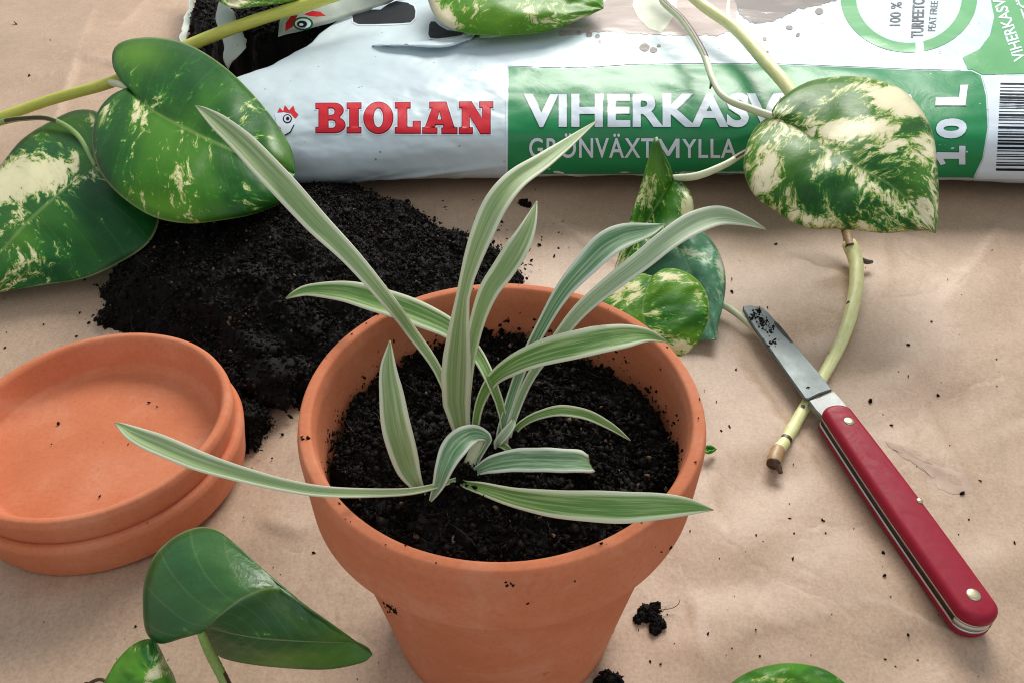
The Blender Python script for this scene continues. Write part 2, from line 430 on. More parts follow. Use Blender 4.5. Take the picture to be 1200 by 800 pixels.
def build_paper():
    xs = np.concatenate([np.linspace(-80, -36, 40, endpoint=False), np.arange(-36, 36, .26), np.linspace(36, 80, 40)])
    ys = np.concatenate([np.linspace(-10, 9, 14, endpoint=False), np.arange(9, 46, .22), np.linspace(46, 125, 170)])
    X, Y = np.meshgrid(xs, ys, indexing='ij')
    Z = .30 * fbm(X / 11, Y / 11, 3, 3) +   .10 * fbm(X / 3.2, Y / 3.2, 9, 3)
    cr = np.zeros_like(X)
    rng = np.random.default_rng(12)
    creases = []
    # crumple lines at random plus the ones the sheet clearly shows
    for _ in range(70):
        creases.append((rng.uniform(-38, 38), rng.uniform(10, 80), rng.uniform(0, math.pi), rng.uniform(1.5, 7), rng.uniform(.03, .15) * rng.choice([-1, 1, 1]), rng.uniform(.12, .4)))
    for (p0, p1, hh) in (((800, 760), (1060, 690), .09), ((1040, 515), (1130, 570), .08), ((960, 560), (870, 420), .10), ((1000, 330), (930, 300), .10), ((20, 250), (110, 15), .10),
                         ((60, 60), (190, 85), .13), ((0, 100), (140, 70), .09), ((1160, 620), (1060, 420), .06), ((1150, 760), (1010, 700), .08), ((860, 640), (830, 560), .07), ((640, 250), (760, 330), .06),
                         ((300, 600), (350, 625), .09), ((1180, 250), (1110, 350), .07), ((815, 700), (830, 790), .12)):
        a, b = at(*p0, 0), at(*p1, 0)
        d = b - a
        creases.append(((a[0] + b[0]) / 2, (a[1] + b[1]) / 2, math.atan2(d[1], d[0]), np.linalg.norm(d) / 2, hh, .22))
    for (cx, cy, an, ln, hh, wd) in creases:
        dx, dy = X - cx, Y - cy
        al = dx * math.cos(an) + dy * math.sin(an)
        ac = -dx * math.sin(an) + dy * math.cos(an) + .22 * fbm(al / 2.6, al * 0 + cx, 5, 2)
        f = np.exp(-(al / ln) ** 4)
        # one-sided fold: sharp on one side, slow on the other
        prof = np.where(ac > 0, np.exp(-ac / (wd * 6)), np.exp(ac / (wd * .7)))
        Z += hh * (2.4 if wd == .22 else 1.3) * f * prof
        cr = np.maximum(cr, f * np.exp(-(ac / .07) ** 2) * (1 if wd == .22 else .35) * min(1, abs(hh) / .08))
    for (bx, by, br, bh) in ((945, 390, 1.6, -.30), (978, 322, 1.1, .28), (1050, 440, 1.6, .25), (900, 560, 1.8, -.22), (1000, 690, 2.2, .26), (835, 745, 1.2, .32), (1150, 340, 2.2, .28), (1130, 470, 1.8, -.25),
                             (60, 60, 4.0, .40), (150, 60, 2.6, -.30), (700, 290, 1.8, -.22), (330, 620, 1.6, .22), (870, 640, 1.4, .2), (1080, 760, 1.5, -.25), (1180, 660, 1.6, .25), (60, 700, 2, .2)):
        w_ = at(bx, by, 0); dx, dy = X - w_[0], Y - w_[1]
        Z += bh * np.exp(-((dx * .8 + dy * .5) / br) ** 2 - ((-dx * .5 + dy * .8) / (br * .55)) ** 2)
    Z -= Z.mean() + .10
    Z = np.where(Z > 0, .24 * np.tanh(Z / .24), .6 * np.tanh(Z / .6))
    # the sheet is pressed flat where the heavy things stand
    V = np.stack([X, Y, Z], -1).reshape(-1, 3)
    o = link_mesh('paper_sheet', V, grid_faces(len(xs), len(ys), flip=False)[:, ::-1].copy(), M_paper, attrs={'crease': cr.ravel()})
    n = o.data.polygons[0].normal
    if n.z < 0: o.data.flip_normals()
    tag(o, 'crumpled brown kraft paper spread over the table', kind='structure')
    global PZ
    def PZ(x, y):
        i = int(np.clip(np.searchsorted(xs, x) - 1, 0, len(xs) - 2)); j = int(np.clip(np.searchsorted(ys, y) - 1, 0, len(ys) - 2))
        a_, b_ = (x - xs[i]) / (xs[i + 1] - xs[i]), (y - ys[j]) / (ys[j + 1] - ys[j])
        return float((Z[i, j] * (1 - a_) + Z[i + 1, j] * a_) * (1 - b_) + (Z[i, j + 1] * (1 - a_) + Z[i + 1, j + 1] * a_) * b_)
    return o
paper = build_paper()

# torn, peeled skin of the paper (a scuff)
def flake(name, pts, mat, h=.13, parent=None):
    P = catmull([(a, b, 0) for a, b in pts], 44, closed=True)
    P[:, 0] += 2.2 * fbm(P[:, 1] / 5, P[:, 0] / 5, 4, 3); P[:, 1] += 2.0 * fbm(P[:, 0] / 6, P[:, 1] / 4, 8, 3)
    ctr = P.mean(0)
    V = []
    for k, (sc_, dz) in enumerate(((1, .003), (.9, .012), (.5, .010))):
        for p in P:
            q = ctr + (p - ctr) * sc_
            w = at(q[0], q[1], 0); w[2] = PZ(w[0], w[1]) + dz + .004
            V.append(w)
    n = len(P); F = []
    for k in range(2):
        for i in range(n): F.append((k * n + i, k * n + (i + 1) % n, (k + 1) * n + (i + 1) % n, (k + 1) * n + i))
    F.append(tuple(range(2 * n, 3 * n)))
    return link_mesh(name, V, F, mat, parent)
M_scuff = plain('peeled_paper', (.50, .36, .27), .6)
flake('paper_scuff', [(1098, 552), (1115, 551), (1138, 563), (1140, 576), (1122, 577), (1102, 570)], M_scuff, parent=paper)
flake('paper_scuff', [(1038, 514), (1062, 527), (1088, 542), (1101, 552), (1096, 558), (1076, 545), (1052, 529)], M_scuff, parent=paper)

# ------------------------------------------------------------------ lathe pots
def lathe(name, prof, cx, cy, mat, parent, seg=160, wob=.02, seed=1):
    P = []
    prof = np.asarray(prof, float)
    V = []
    ang = np.linspace(0, 2 * math.pi, seg, endpoint=False)
    for r, z in prof:
        rr = r * (1 + wob / 5 * fbm(np.cos(ang) * 1.3 + 5, np.sin(ang) * 1.3 + z * .25, seed, 3)) if r > 0 else r + 0 * ang
        zz = z + wob * .5 * fbm(np.cos(ang) * 1.1 + 9, np.sin(ang) * 1.1, seed + 4, 2) * (min(1, r / 3) if z > .3 else 0)
        V.append(np.stack([cx + rr * np.cos(ang), cy + rr * np.sin(ang), zz], 1))
    V = np.concatenate(V)
    o = link_mesh(name, V, grid_faces(len(prof), seg, wrap=True), mat, parent)
    return o

def rounded(prof, rad=.12, n=5):
    """round the corners of an open profile"""
    P = [np.array(p, float) for p in prof]; out = [P[0]]
    for a, b, c in zip(P, P[1:], P[2:]):
        r = min(rad, .45 * np.linalg.norm(a - b), .45 * np.linalg.norm(c - b))
        s, e = b + (a - b) / np.linalg.norm(a - b) * r, b + (c - b) / np.linalg.norm(c - b) * r
        for t in np.linspace(0, 1, n): out.append((1 - t) ** 2 * s + 2 * t * (1 - t) * b + t * t * e)
    out.append(P[-1])
    return out

def dense(prof, step=.35):
    out = []
    for a, b in zip(prof, prof[1:]):
        a, b = np.array(a, float), np.array(b, float); n = max(1, int(np.linalg.norm(b - a) / step))
        for k in range(n): out.append(a + (b - a) * k / n)
    out.append(np.array(prof[-1], float)); return out

RIM_H, PX, PY, R0 = 9.62, -0.27, 15.92, 5.27
pot = empty('flower_pot', (PX, PY, 0), 'terracotta flower pot filled with dark soil, holding the striped spider plant', 'flower pot')
rim_prof = rounded([(4.56, RIM_H - 3.0), (4.70, RIM_H - 1.9), (4.80, RIM_H - .35), (4.90, RIM_H), (5.20, RIM_H), (R0, RIM_H - .32), (5.19, RIM_H - 2.30), (4.60, RIM_H - 2.36)], .09)
lathe('rim', dense(rim_prof), PX, PY, M_terra, pot, wob=.05, seed=3)
body_prof = rounded([(4.80, RIM_H - 1.8), (4.80, RIM_H - 2.0), (4.66, RIM_H - 2.6), (3.52, .05), (3.42, .0), (.9, 0.0), (.9, .5), (3.0, .5), (4.35, RIM_H - 2.9)], .10)
lathe('body', dense(body_prof), PX, PY, M_terra, pot, wob=.04, seed=5)

# two stacked saucers
SX, SY, SR = -15.35, 22.15, 4.94
def saucer(z0, label, seed, cx, cy, SR=SR):
    H = 1.78
    t = empty('saucer', (cx, cy, z0), label, 'saucer', 'stacked terracotta saucers')
    pr = rounded([(.02, .42), (SR - 1.02, .42), (SR - .72, .62), (SR - .42, H - .12), (SR - .30, H), (SR - .10, H), (SR, H - .22), (SR - .05, H - .62), (SR - .22, .12), (SR - .36, 0), (.02, 0)], .09)
    lathe('dish', [(r, z + z0) for r, z in dense(pr)], cx, cy, M_terra, t, wob=.07, seed=seed)
    return t
saucer(0.0, 'lower terracotta saucer, its rim showing under the empty upper one', 21, SX + .04, SY - .05, SR + .16)
saucer(1.06, 'upper terracotta saucer of the stack, empty, open face showing', 33, SX, SY, SR)

# ------------------------------------------------------------------ soil
ICO = bmesh.new(); bmesh.ops.create_icosphere(ICO, subdivisions=1, radius=1)
ICO_V = np.array([v.co[:] for v in ICO.verts]); ICO_F = np.array([[v.index for v in f.verts] for f in ICO.faces]); ICO.free()
IC2 = bmesh.new(); bmesh.ops.create_icosphere(IC2, subdivisions=3, radius=1)
IC2_V = np.array([v.co[:] for v in IC2.verts]); IC2_F = np.array([[v.index for v in f.verts] for f in IC2.faces]); IC2.free()

def crumbs(centers, radii, rng, aniso=.72):
    n = len(centers)
    V = np.repeat(ICO_V[None], n, 0)
    V = V * (1 + rng.uniform(-.62, .62, (n, len(ICO_V), 1)))
    sc3 = 1 + rng.uniform(-aniso, aniso, (n, 1, 3)); V = V * sc3
    a = rng.uniform(0, 6.28, (n, 3))
    for k, (i, j) in enumerate(((0, 1), (1, 2), (0, 2))):
        c, s = np.cos(a[:, k])[:, None], np.sin(a[:, k])[:, None]
        x, y = V[..., i].copy(), V[..., j].copy()
        V[..., i] = c * x - s * y; V[..., j] = s * x + c * y
    V = V * np.asarray(radii)[:, None, None] + np.asarray(centers)[:, None, :]
    F = (ICO_F[None] + (np.arange(n) * len(ICO_V))[:, None, None]).reshape(-1, 3)
    tt = rng.uniform(0, .96, n); rr_ = np.asarray(radii); tt = np.where((rr_ < .075) & (rr_ > .026) & (rng.uniform(0, 1, n) < .03), rng.uniform(.97, 1, n), tt)
    t = np.repeat(tt, len(ICO_V))
    return V.reshape(-1, 3), F, t

def blob(c, r, seed, rough=.5, flat=.8):
    from mathutils import noise as mn
    V = []
    for v in IC2_V:
        p = Vector(v) * 1.6 + Vector((seed * 3.1, seed, 0))
        d = 1 + rough * (mn.fractal(p, .8, 2.1, 6) * 1.1)
        q = Vector(v) * d * r
        V.append((c[0] + q.x, c[1] + q.y, c[2] + q.z * flat))
    V = np.array(V); rg = np.random.default_rng(int(seed * 13) + 5)
    k = rg.integers(0, len(V), int(1700 * min(1.2, r)) + 60)
    cv, cf, ct_ = crumbs(V[k] + rg.normal(0, .02, (len(k), 3)), .02 + .07 * rg.uniform(0, 1, len(k)) ** 2.5, rg)
    return np.concatenate([V, cv]), np.concatenate([IC2_F, cf + len(V)]), np.concatenate([np.full(len(V), .05), ct_])  # core toned dark, painting the shade under its crumbs

def fibers(starts, lens, rng, rad=.018):
    VV, FF, TT = [], [], []; off = 0
    for s, ln in zip(starts, lens):
        a = rng.uniform(0, 6.28); b = rng.uniform(-.3, .6); k = rng.uniform(-1.2, 1.2)
        pts = []
        p = np.array(s, float)
        for i in range(5):
            pts.append(p.copy()); p = p + ln / 4 * np.array([math.cos(a), math.sin(a), b]); a += k * .5; b -= .25
        pts = np.array(pts)
        for i, q in enumerate(pts):
            rr = rad * (1 - .15 * i)
            for m_ in range(3):
                an = m_ * 2.094
                VV.append(q + rr * np.array([math.cos(an) * .8, math.sin(an) * .8, math.cos(an + 1)]))
        for i in range(4):
            for m_ in range(3):
                A = off + i * 3 + m_; B = off + i * 3 + (m_ + 1) % 3
                FF += [(A, B, B + 3), (A, B + 3, A + 3)]
        TT += [rng.choice([.8, .97, .985])] * 15
        off += 15
    return np.array(VV), np.array(FF), np.array(TT)

def join(parts):
    V, F, T = [], [], []; off = 0
    for v, f, t in parts:
        if len(v) == 0: continue
        if f.shape[1] == 4: f = np.concatenate([f[:, [0, 1, 2]], f[:, [0, 2, 3]]])
        V.append(v); F.append(f + off); T.append(t); off += len(v)
    return np.concatenate(V), np.concatenate(F), np.concatenate(T)

def poly_sd(X, Y, poly):
    """signed distance, positive inside"""
    P = np.asarray(poly, float)
    d = np.full(X.shape, 1e9); ins = np.zeros(X.shape, bool)
    for i in range(len(P)):
        a, b = P[i], P[(i + 1) % len(P)]
        ex, ey = b - a
        t = np.clip(((X - a[0]) * ex + (Y - a[1]) * ey) / (ex * ex + ey * ey + 1e-9), 0, 1)
        d = np.minimum(d, np.hypot(X - a[0] - t * ex, Y - a[1] - t * ey))
        c = ((a[1] > Y) != (b[1] > Y)) & (X < (b[0] - a[0]) * (Y - a[1]) / (b[1] - a[1] + 1e-12) + a[0])
        ins ^= c
    return np.where(ins, d, -d)

def heap(poly, hfun, step, seed, ncrumb, rr=(.05, .2), edge=2.2, zbase=0.0, nfib=150, rough=.42, spill=.5, nclus=200):
    rng = np.random.default_rng(seed)
    P = np.array(poly)
    x0, y0 = P.min(0) - 1; x1, y1 = P.max(0) + 1
    xs = np.arange(x0, x1, step); ys = np.arange(y0, y1, step)
    X, Y = np.meshgrid(xs, ys, indexing='ij')
    sd = poly_sd(X, Y, P) + .75 * fbm(X / 1.5, Y / 1.5, seed, 5, .62)
    prof = smooth01(np.clip(sd / edge, 0, 1)) ** .6
    nz = fbm(X / 2.2, Y / 2.2, seed + 2, 6, .6)
    cl = 1 - np.abs(fbm(X / .75, Y / .75, seed + 5, 4, .6)) * 2
    Z = hfun(X, Y) * prof + (rough * nz + .20 * cl + .10 * fbm(X / .22, Y / .22, seed + 8, 3, .7)) * np.minimum(1, prof * 2)
    Z = np.where(sd > 0, np.maximum(Z, .02), -.5) + zbase
    V = np.stack([X, Y, Z], -1).reshape(-1, 3)
    F = grid_faces(len(xs), len(ys), flip=True)
    keep = (sd.ravel()[F] > -step).all(1)
    F = F[keep]
    T = np.clip(.10 + .2 * nz.ravel() + rng.uniform(-.1, .1, len(V)), 0, .8)  # base surface toned darker to paint shaded gaps between the crumbs
    used, inv = np.unique(F, return_inverse=True)
    V, T, F = V[used], T[used], inv.reshape(F.shape)
    # crumbs over it and round its edge
    sx = rng.uniform(x0, x1, ncrumb * 4); sy = rng.uniform(y0, y1, ncrumb * 4)
    s_ = poly_sd(sx, sy, P)
    ii = np.clip(((sx - x0) / step).astype(int), 0, len(xs) - 1); jj = np.clip(((sy - y0) / step).astype(int), 0, len(ys) - 1)
    sdn = sd[ii, jj]
    p_in = np.where(sdn > 0, 1.0, np.exp(sdn / (.35 * spill)) * .25)
    k = rng.uniform(0, 1, len(sx)) < p_in
    sx, sy, ii, jj, sdn = sx[k][:ncrumb], sy[k][:ncrumb], ii[k][:ncrumb], jj[k][:ncrumb], sdn[k][:ncrumb]
    r = rr[0] + (rr[1] - rr[0]) * rng.uniform(0, 1, len(sx)) ** 7
    zz = np.where(sdn > 0, Z[ii, jj] + r * .25, zbase + r * .45)
    cv = crumbs(np.stack([sx, sy, zz], 1), r, rng)
    # loose aggregates: many grains hanging together
    kc = rng.choice(np.nonzero(sdn > -.1)[0], nclus); sp_r = rng.uniform(.07, .20, nclus)
    per = 34
    off3 = rng.normal(0, 1, (nclus, per, 3)) * sp_r[:, None, None] * np.array([1, 1, .7])
    cc = np.stack([sx[kc], sy[kc], zz[kc]], 1)[:, None, :] + off3 + np.array([0, 0, .5]) * sp_r[:, None, None]
    cc[..., 2] = np.maximum(cc[..., 2], zbase + .02)
    cl2 = crumbs(cc.reshape(-1, 3), .016 + .06 * rng.uniform(0, 1, nclus * per) ** 3, rng)
    k = rng.choice(np.nonzero(sdn > .3)[0], nfib)
    fb = fibers(np.stack([sx[k], sy[k], zz[k] + .02], 1), rng.uniform(.3, 1.3, nfib), rng, .011)
    return [(V, F, T), cv, cl2, fb]

def tabpoly(pts): return [tuple(at(a, b, h)[:2]) for a, b, h in pts]

pile_poly = tabpoly([(345, 208, .2), (392, 216, .2), (430, 224, .2), (470, 240, .2), (510, 266, .2), (548, 280, .2), (600, 300, .2), (606, 322, .2), (598, 350, .2), (540, 400, 0), (420, 470, 0),
                     (352, 470, 0), (345, 455, 0), (322, 468, 0), (303, 470, 0), (306, 500, 0), (296, 520, 0), (270, 515, 0), (262, 480, 0), (240, 430, 0),
                     (200, 400, .2), (168, 385, .3), (112, 378, .2), (116, 342, .2), (132, 312, .2), (180, 280, .3), (150, 250, .2), (200, 215, .2), (260, 200, .2), (310, 208, .2)])
pc = at(330, 290, 1.5)
def pile_h(X, Y):
    d = np.hypot((X - pc[0]) / 8.5, (Y - pc[1]) / 7.0)
    return .75 + 1.75 * np.exp(-d ** 2 * 1.3)
parts = heap(pile_poly, pile_h, .075, 41, 34000, (.02, .13), 2.2, 0, 420, rough=.85, nclus=760)
for (a, b, h, r, sd_) in ((322, 448, .7, 1.05, 1), (290, 490, .4, .72, 2), (300, 415, .8, .95, 3), (352, 440, .5, .8, 4), (268, 452, .5, .8, 5), (150, 345, .4, .8, 6), (365, 385, .9, .95, 7), (400, 250, 1.2, .9, 8), (240, 360, .6, 1.0, 9), (455, 262, .4, .7, 10), (560, 300, .25, .5, 11), (500, 285, .4, .6, 12), (420, 300, 1.6, .8, 13), (300, 330, 2.0, .8, 14), (190, 330, .8, .75, 15), (130, 370, .25, .5, 16), (330, 270, 1.9, .7, 17), (585, 330, .2, .42, 18), (235, 290, 1.4, .7, 19)):
    parts.append(blob(at(a, b, h), r, sd_))
V, F, T = join(parts)
pile = rebase(link_mesh('soil_heap', V, F, M_soil, smooth=False, attrs={'tint': T}))
tag(pile, 'heap of loose black potting soil between the bag, saucers and pot', 'soil', kind='stuff')

# soil in the pot
circ = [(PX + 4.68 * math.cos(a), PY + 4.68 * math.sin(a)) for a in np.linspace(0, 2 * math.pi, 40, endpoint=False)]
SOIL_Z = 7.42
parts = heap(circ, lambda X, Y: .42 + .35 * np.exp(-(((X - PX) / 2.5) ** 2 + ((Y - PY - .5) / 2.8) ** 2)), .06, 77, 12000, (.018, .12), .3, SOIL_Z, 120, nclus=330, rough=.34, spill=.001)
for (a, b, h, r, sd_) in ((560, 395, 7.9, .38, 1), (660, 440, 7.8, .42, 2), (740, 480, 7.7, .4, 3), (430, 500, 7.7, .40, 4), (500, 610, 7.7, .36, 5), (690, 560, 7.8, .42, 6), (450, 440, 7.7, .42, 8), (760, 540, 7.7, .33, 9)):
    parts.append(blob(at(a, b, h), r, sd_ + 30))
V, F, T = join(parts)
# keep it inside the wall
rad = np.hypot(V[:, 0] - PX, V[:, 1] - PY); lim = 4.70
f_ = np.where(rad > lim, lim / rad, 1); V[:, 0] = PX + (V[:, 0] - PX) * f_; V[:, 1] = PY + (V[:, 1] - PY) * f_
ps = rebase(link_mesh('pot_soil', V, F, M_soil, smooth=False, attrs={'tint': T}))
tag(ps, 'moist black soil filling the flower pot round the spider plant', 'soil', kind='stuff')

# grains and smears of soil sticking to the pot
rng = np.random.default_rng(23)
cen, rad = [], []
for _ in range(420):
    an = rng.uniform(0, 2 * math.pi); h_ = rng.exponential(.28); 
    if h_ > 1.6: continue
    z_ = SOIL_Z + .45 + h_; r_ = np.interp(z_, [RIM_H - 1.9, RIM_H - .35], [4.70, 4.80]) - .01
    cen.append((PX + r_ * math.cos(an), PY + r_ * math.sin(an), z_)); rad.append(rng.uniform(.012, .05))
for _ in range(26):
    an = rng.uniform(0, 2 * math.pi); r_ = rng.uniform(4.92, 5.16)
    cen.append((PX + r_ * math.cos(an), PY + r_ * math.sin(an), RIM_H + .01)); rad.append(rng.uniform(.01, .028))
pb = [o_ for o_ in pot.children]
for (px_, py_, n_, sprd) in ((456, 710, 16, 3.0), (462, 715, 14, 3.0), (598, 683, 3, 5), (640, 700, 3, 20), (770, 640, 3, 12), (357, 512, 3, 3)):
    for _ in range(n_):
        d_ = Vector(ray(px_ + rng.normal() * sprd, py_ + rng.normal() * sprd * .5)); best = None
        for o_ in pb:
            hit, loc, nr, _i = o_.ray_cast(Vector(CAM) * S - pot.location, d_)
            if hit and (best is None or (loc - Vector(CAM) * S).length < best[0]): best = ((loc - Vector(CAM) * S).length, (loc + pot.location) / S)
        if best: cen.append(tuple(best[1])); rad.append(rng.uniform(.02, .05))
v, f, t = crumbs(np.array(cen), np.array(rad), rng)
o = link_mesh('soil_smear', v, f, M_soil, pot, smooth=False, attrs={'tint': t * .8}); o['kind'] = 'stuff'

# ------------------------------------------------------------------ the bag of soil
BY, BA, BB = 41.6, 13.2, 2.75           # front face, half width, half height
BAG_R = 44.0
def bag_left(phi):
    # phi: -90 bottom, 0 front, 90 top, 180 back (degrees)
    return np.interp(phi, [-90, -45, 0, 35, 60, 75, 90, 110, 180, 230, 270], [-12.0, -12.4, -13.5, -16.0, -18.6, -16.5, -12.5, -7.5, -3, -5, -12.0])
def bag_point(phi, x):
    a = np.radians(phi)
    c, s = np.cos(a), np.sin(a)
    e = .62
    yy = np.sign(c) * np.abs(c) ** e; zz = np.sign(s) * np.abs(s) ** (e * 1.15)
    hs = 1 - .16 * np.exp(-((x + 17) / 5.5) ** 2) + .05 * np.sin(x / 6 + .7) - .12 * smooth01((x - 26) / 18)
    Y = BY + BA - BA * yy + .5 * np.sin(x / 9 + .5) * (yy > 0) * yy
    Z = BB * hs * (1 + zz)
    # loose film: long soft wrinkles and small dents
    w = .20 * fbm(x / 5, Y / 4 + zz * 1.2, 61, 4) + .09 * fbm(x / 1.6 + Y * .3, Y / 2.2 + zz, 71, 4)
    # diagonal creases low on the front
    for (x0, z0, sl, ln, hh) in ((-6, 1.6, .16, 5, .10), (-10, .9, .3, 3, .10), (3.5, 1.4, -.5, 1.2, .10), (-3.5, .9, .9, 1.0, .09), (15, 4.4, .2, 4, .08), (22, 3.9, -.25, 3, .08)):
        t = (Z - z0) - sl * (x - x0)
        w = w + hh * np.exp(-(t / .16) ** 2) * np.exp(-((x - x0) / ln) ** 2)
    # the folded lip on the top
    lip = np.exp(-((Y - 51.2 - .03 * (x + 5) ** 2) / .35) ** 2) * np.exp(-((x + 4.5) / 3.6) ** 4)
    w = w + .30 * lip * (s > 0)
    front = np.clip((zz + 1) * 2, 0, 1)
    nx = np.stack([x * 0, -yy, zz * 1.2], -1); nx /= np.linalg.norm(nx, axis=-1, keepdims=True)
    P = np.stack([x, Y, np.maximum(Z, .03)], -1) + nx * (w * front)[..., None]
    P[..., 2] = np.maximum(P[..., 2], .16)
    return P
def build_bag():
    phi = np.concatenate([np.linspace(-90, -20, 16, endpoint=False), np.linspace(-20, 90, 110, endpoint=False), np.linspace(90, 270, 50)])
    t = np.linspace(0, 1, 420)
    PH, T_ = np.meshgrid(phi, t, indexing='ij')
    X = bag_left(PH) + (BAG_R - bag_left(PH)) * T_
    jag = .22 * fbm(PH / 6, PH * 0, 8, 4) * np.exp(-(X - bag_left(PH)) / .6)
    V = bag_point(PH, X); V[..., 0] += jag
    # closed end on the right: squeeze to a seam
    q = smooth01((X - (BAG_R - 5)) / 5)
    V[..., 2] = V[..., 2] * (1 - q * .8) + .5 * q
    return V.reshape(-1, 3), grid_faces(len(phi), len(t), flip=True)
V, F = build_bag()
bag = empty('soil_bag', (12, BY + BA, 0), 'white and green plastic soil bag lying behind the pot, torn open at its left', 'soil bag')
bag_body = link_mesh('bag_film', V, F, M_film, bag)
bm_ = bmesh.new(); bm_.from_mesh(bag_body.data); bmesh.ops.recalc_face_normals(bm_, faces=bm_.faces); bm_.to_mesh(bag_body.data); bm_.free()
md = bag_body.modifiers.new('film', 'SOLIDIFY'); md.thickness = .0003; md.offset = -1
BVH = BVHTree.FromPolygons([tuple(v) for v in V], [tuple(int(i) for i in f) for f in F])
def on_bag(px, py, lift=.02):
    d = ray(px, py)
    loc, nrm, idx, dist = BVH.ray_cast(Vector(CAM), Vector(d))
    if loc is None: return None
    if nrm.dot(Vector(d)) > 0: nrm = -nrm
    return np.array(loc + nrm * lift * 1.35)

def curve_mesh(splines=None, text=None, offset=0, spacing=1.0):
    """flat filled 2D shape -> (verts2d, faces)"""
    if text is not None:
        cu = bpy.data.curves.new('t', 'FONT'); cu.body = text; cu.size = 1.0; cu.offset = offset; cu.space_character = spacing; cu.resolution_u = 4
    else:
        cu = bpy.data.curves.new('t', 'CURVE'); cu.dimensions = '2D'; cu.fill_mode = 'BOTH'
        for s in splines:
            sp = cu.splines.new('POLY'); sp.points.add(len(s) - 1); sp.use_cyclic_u = True
            for p, q in zip(sp.points, s): p.co = (q[0], q[1], 0, 1)
    ob = bpy.data.objects.new('t', cu); C.objects.link(ob)
    dg = bpy.context.evaluated_depsgraph_get(); dg.update()
    me = bpy.data.meshes.new_from_object(ob.evaluated_get(dg))
    bm = bmesh.new(); bm.from_mesh(me)
    bpy.data.objects.remove(ob); bpy.data.curves.remove(cu); bpy.data.meshes.remove(me)
    bmesh.ops.remove_doubles(bm, verts=bm.verts, dist=1e-5)
    bmesh.ops.triangulate(bm, faces=bm.faces)
    return bm

def put_print(bm, name, mat, lift, step=5.0, parent=None, label=None):
    """bm holds a flat shape in photo pixels (y down); cut it finely and lay it on the film"""
    xs = [v.co.x for v in bm.verts]; ys = [v.co.y for v in bm.verts]
    for axis, vals in ((0, xs), (1, ys)):
        lo, hi = min(vals), max(vals)
        st = step if axis == 1 else step * 2
        c = math.floor(lo / st) * st + st
        while c < hi:
            co = [0, 0, 0]; no = [0, 0, 0]; co[axis] = c; no[axis] = 1
            bmesh.ops.bisect_plane(bm, geom=bm.verts[:] + bm.edges[:] + bm.faces[:], plane_co=co, plane_no=no, dist=1e-4)
            c += st
    V, F, ok = [], [], {}
    for v in bm.verts:
        p = on_bag(v.co.x, v.co.y, lift)
        if p is not None: ok[v] = len(V); V.append(p)
    for f in bm.faces:
        if all(v in ok for v in f.verts):
            idx = [ok[v] for v in f.verts]
            F.append(idx)
    bm.free()
    # drop faces that jump over an edge of the bag
    F = [f for f in F if max(np.linalg.norm(V[f[0]] - V[k]) for k in f) < 3.5]
    # face up towards the camera
    out = []
    for f in F:
        a, b, c = V[f[0]], V[f[1]], V[f[2]]
        n = np.cross(b - a, c - a)
        out.append(f if np.dot(n, CAM - a) > 0 else f[::-1])
    o = link_mesh(name, V, out, mat, parent or bag, smooth=True)
    if label: o['label'] = label
    return o

def poly_print(name, pts, mat, lift, step=5.0, holes=(), parent=None, label=None):
    return put_print(curve_mesh(splines=[pts, *holes]), name, mat, lift, step, parent, label)

def text_print(name, text, quad, mat, lift, offset=0.0, spacing=1.0, grow=0.0, label=None, step=3.0):
    """quad: text's top-left, top-right, bottom-right, bottom-left in photo pixels"""
    bm = curve_mesh(text=text, offset=offset, spacing=spacing)
    x = [v.co.x for v in bm.verts]; y = [v.co.y for v in bm.verts]
    x0, x1, y0, y1 = min(x) + grow, max(x) - grow, min(y) + grow, max(y) - grow
    q = [np.array(p, float) for p in quad]
    for v in bm.verts:
        s, t = (v.co.x - x0) / (x1 - x0), (y1 - v.co.y) / (y1 - y0)
        p = (q[0] * (1 - s) + q[1] * s) * (1 - t) + (q[3] * (1 - s) + q[2] * s) * t
        v.co = (p[0], p[1], 0)
    return put_print(bm, name, mat, lift, step, label=label)

def grow_poly(pts, d):
    """move every side of a closed outline outward by d"""
    P = np.array(pts, float); keep = [0]
    for i in range(1, len(P)):
        if np.linalg.norm(P[i] - P[keep[-1]]) > .05: keep.append(i)
    if np.linalg.norm(P[keep[-1]] - P[0]) < .05: keep.pop()
    P = P[keep]
    ar = .5 * np.sum(P[:, 0] * np.roll(P[:, 1], -1) - np.roll(P[:, 0], -1) * P[:, 1])
    e = np.roll(P, -1, 0) - P; e /= np.linalg.norm(e, axis=1)[:, None]
    nn = np.stack([e[:, 1], -e[:, 0]], 1) * (1 if ar > 0 else -1)
    out = []
    for i in range(len(P)):
        m_ = nn[i] + nn[i - 1]; q = m_.dot(m_)
        m_ = m_ / np.sqrt(q) * min(1.5, 2 / np.sqrt(q)) if q > 1e-6 else nn[i]
        out.append(tuple(P[i] + m_ * d))
    return out

# green panel (its right part runs up behind the round badge)
poly_print('green_panel', [(596, 79), (650, 81), (700, 80), (740, 77), (830, 76), (900, 76), (1000, 80), (1070, 83), (1134, 84), (1138, 84), (1149, 89), (1155, 112), (1157, 150), (1151, 186), (1141, 207), (1141, 212.5), (1000, 212.5), (880, 213), (757, 212), (595, 214)], M_green, .016, 4)
poly_print('pale_green_panel', [(1134, 82), (1128, 68), (1148, 58), (1160, 42), (1165, 20), (1160, -5), (1150, -30), (1240, -30), (1240, 86), (1151, 88), (1139, 82)], M_lgreen, .016, 4)
poly_print('barcode_label', [(1151, 90), (1240, 90), (1240, 209), (1142, 210), (1152, 187), (1159, 150), (1157, 112)], M_white, .018, 4)
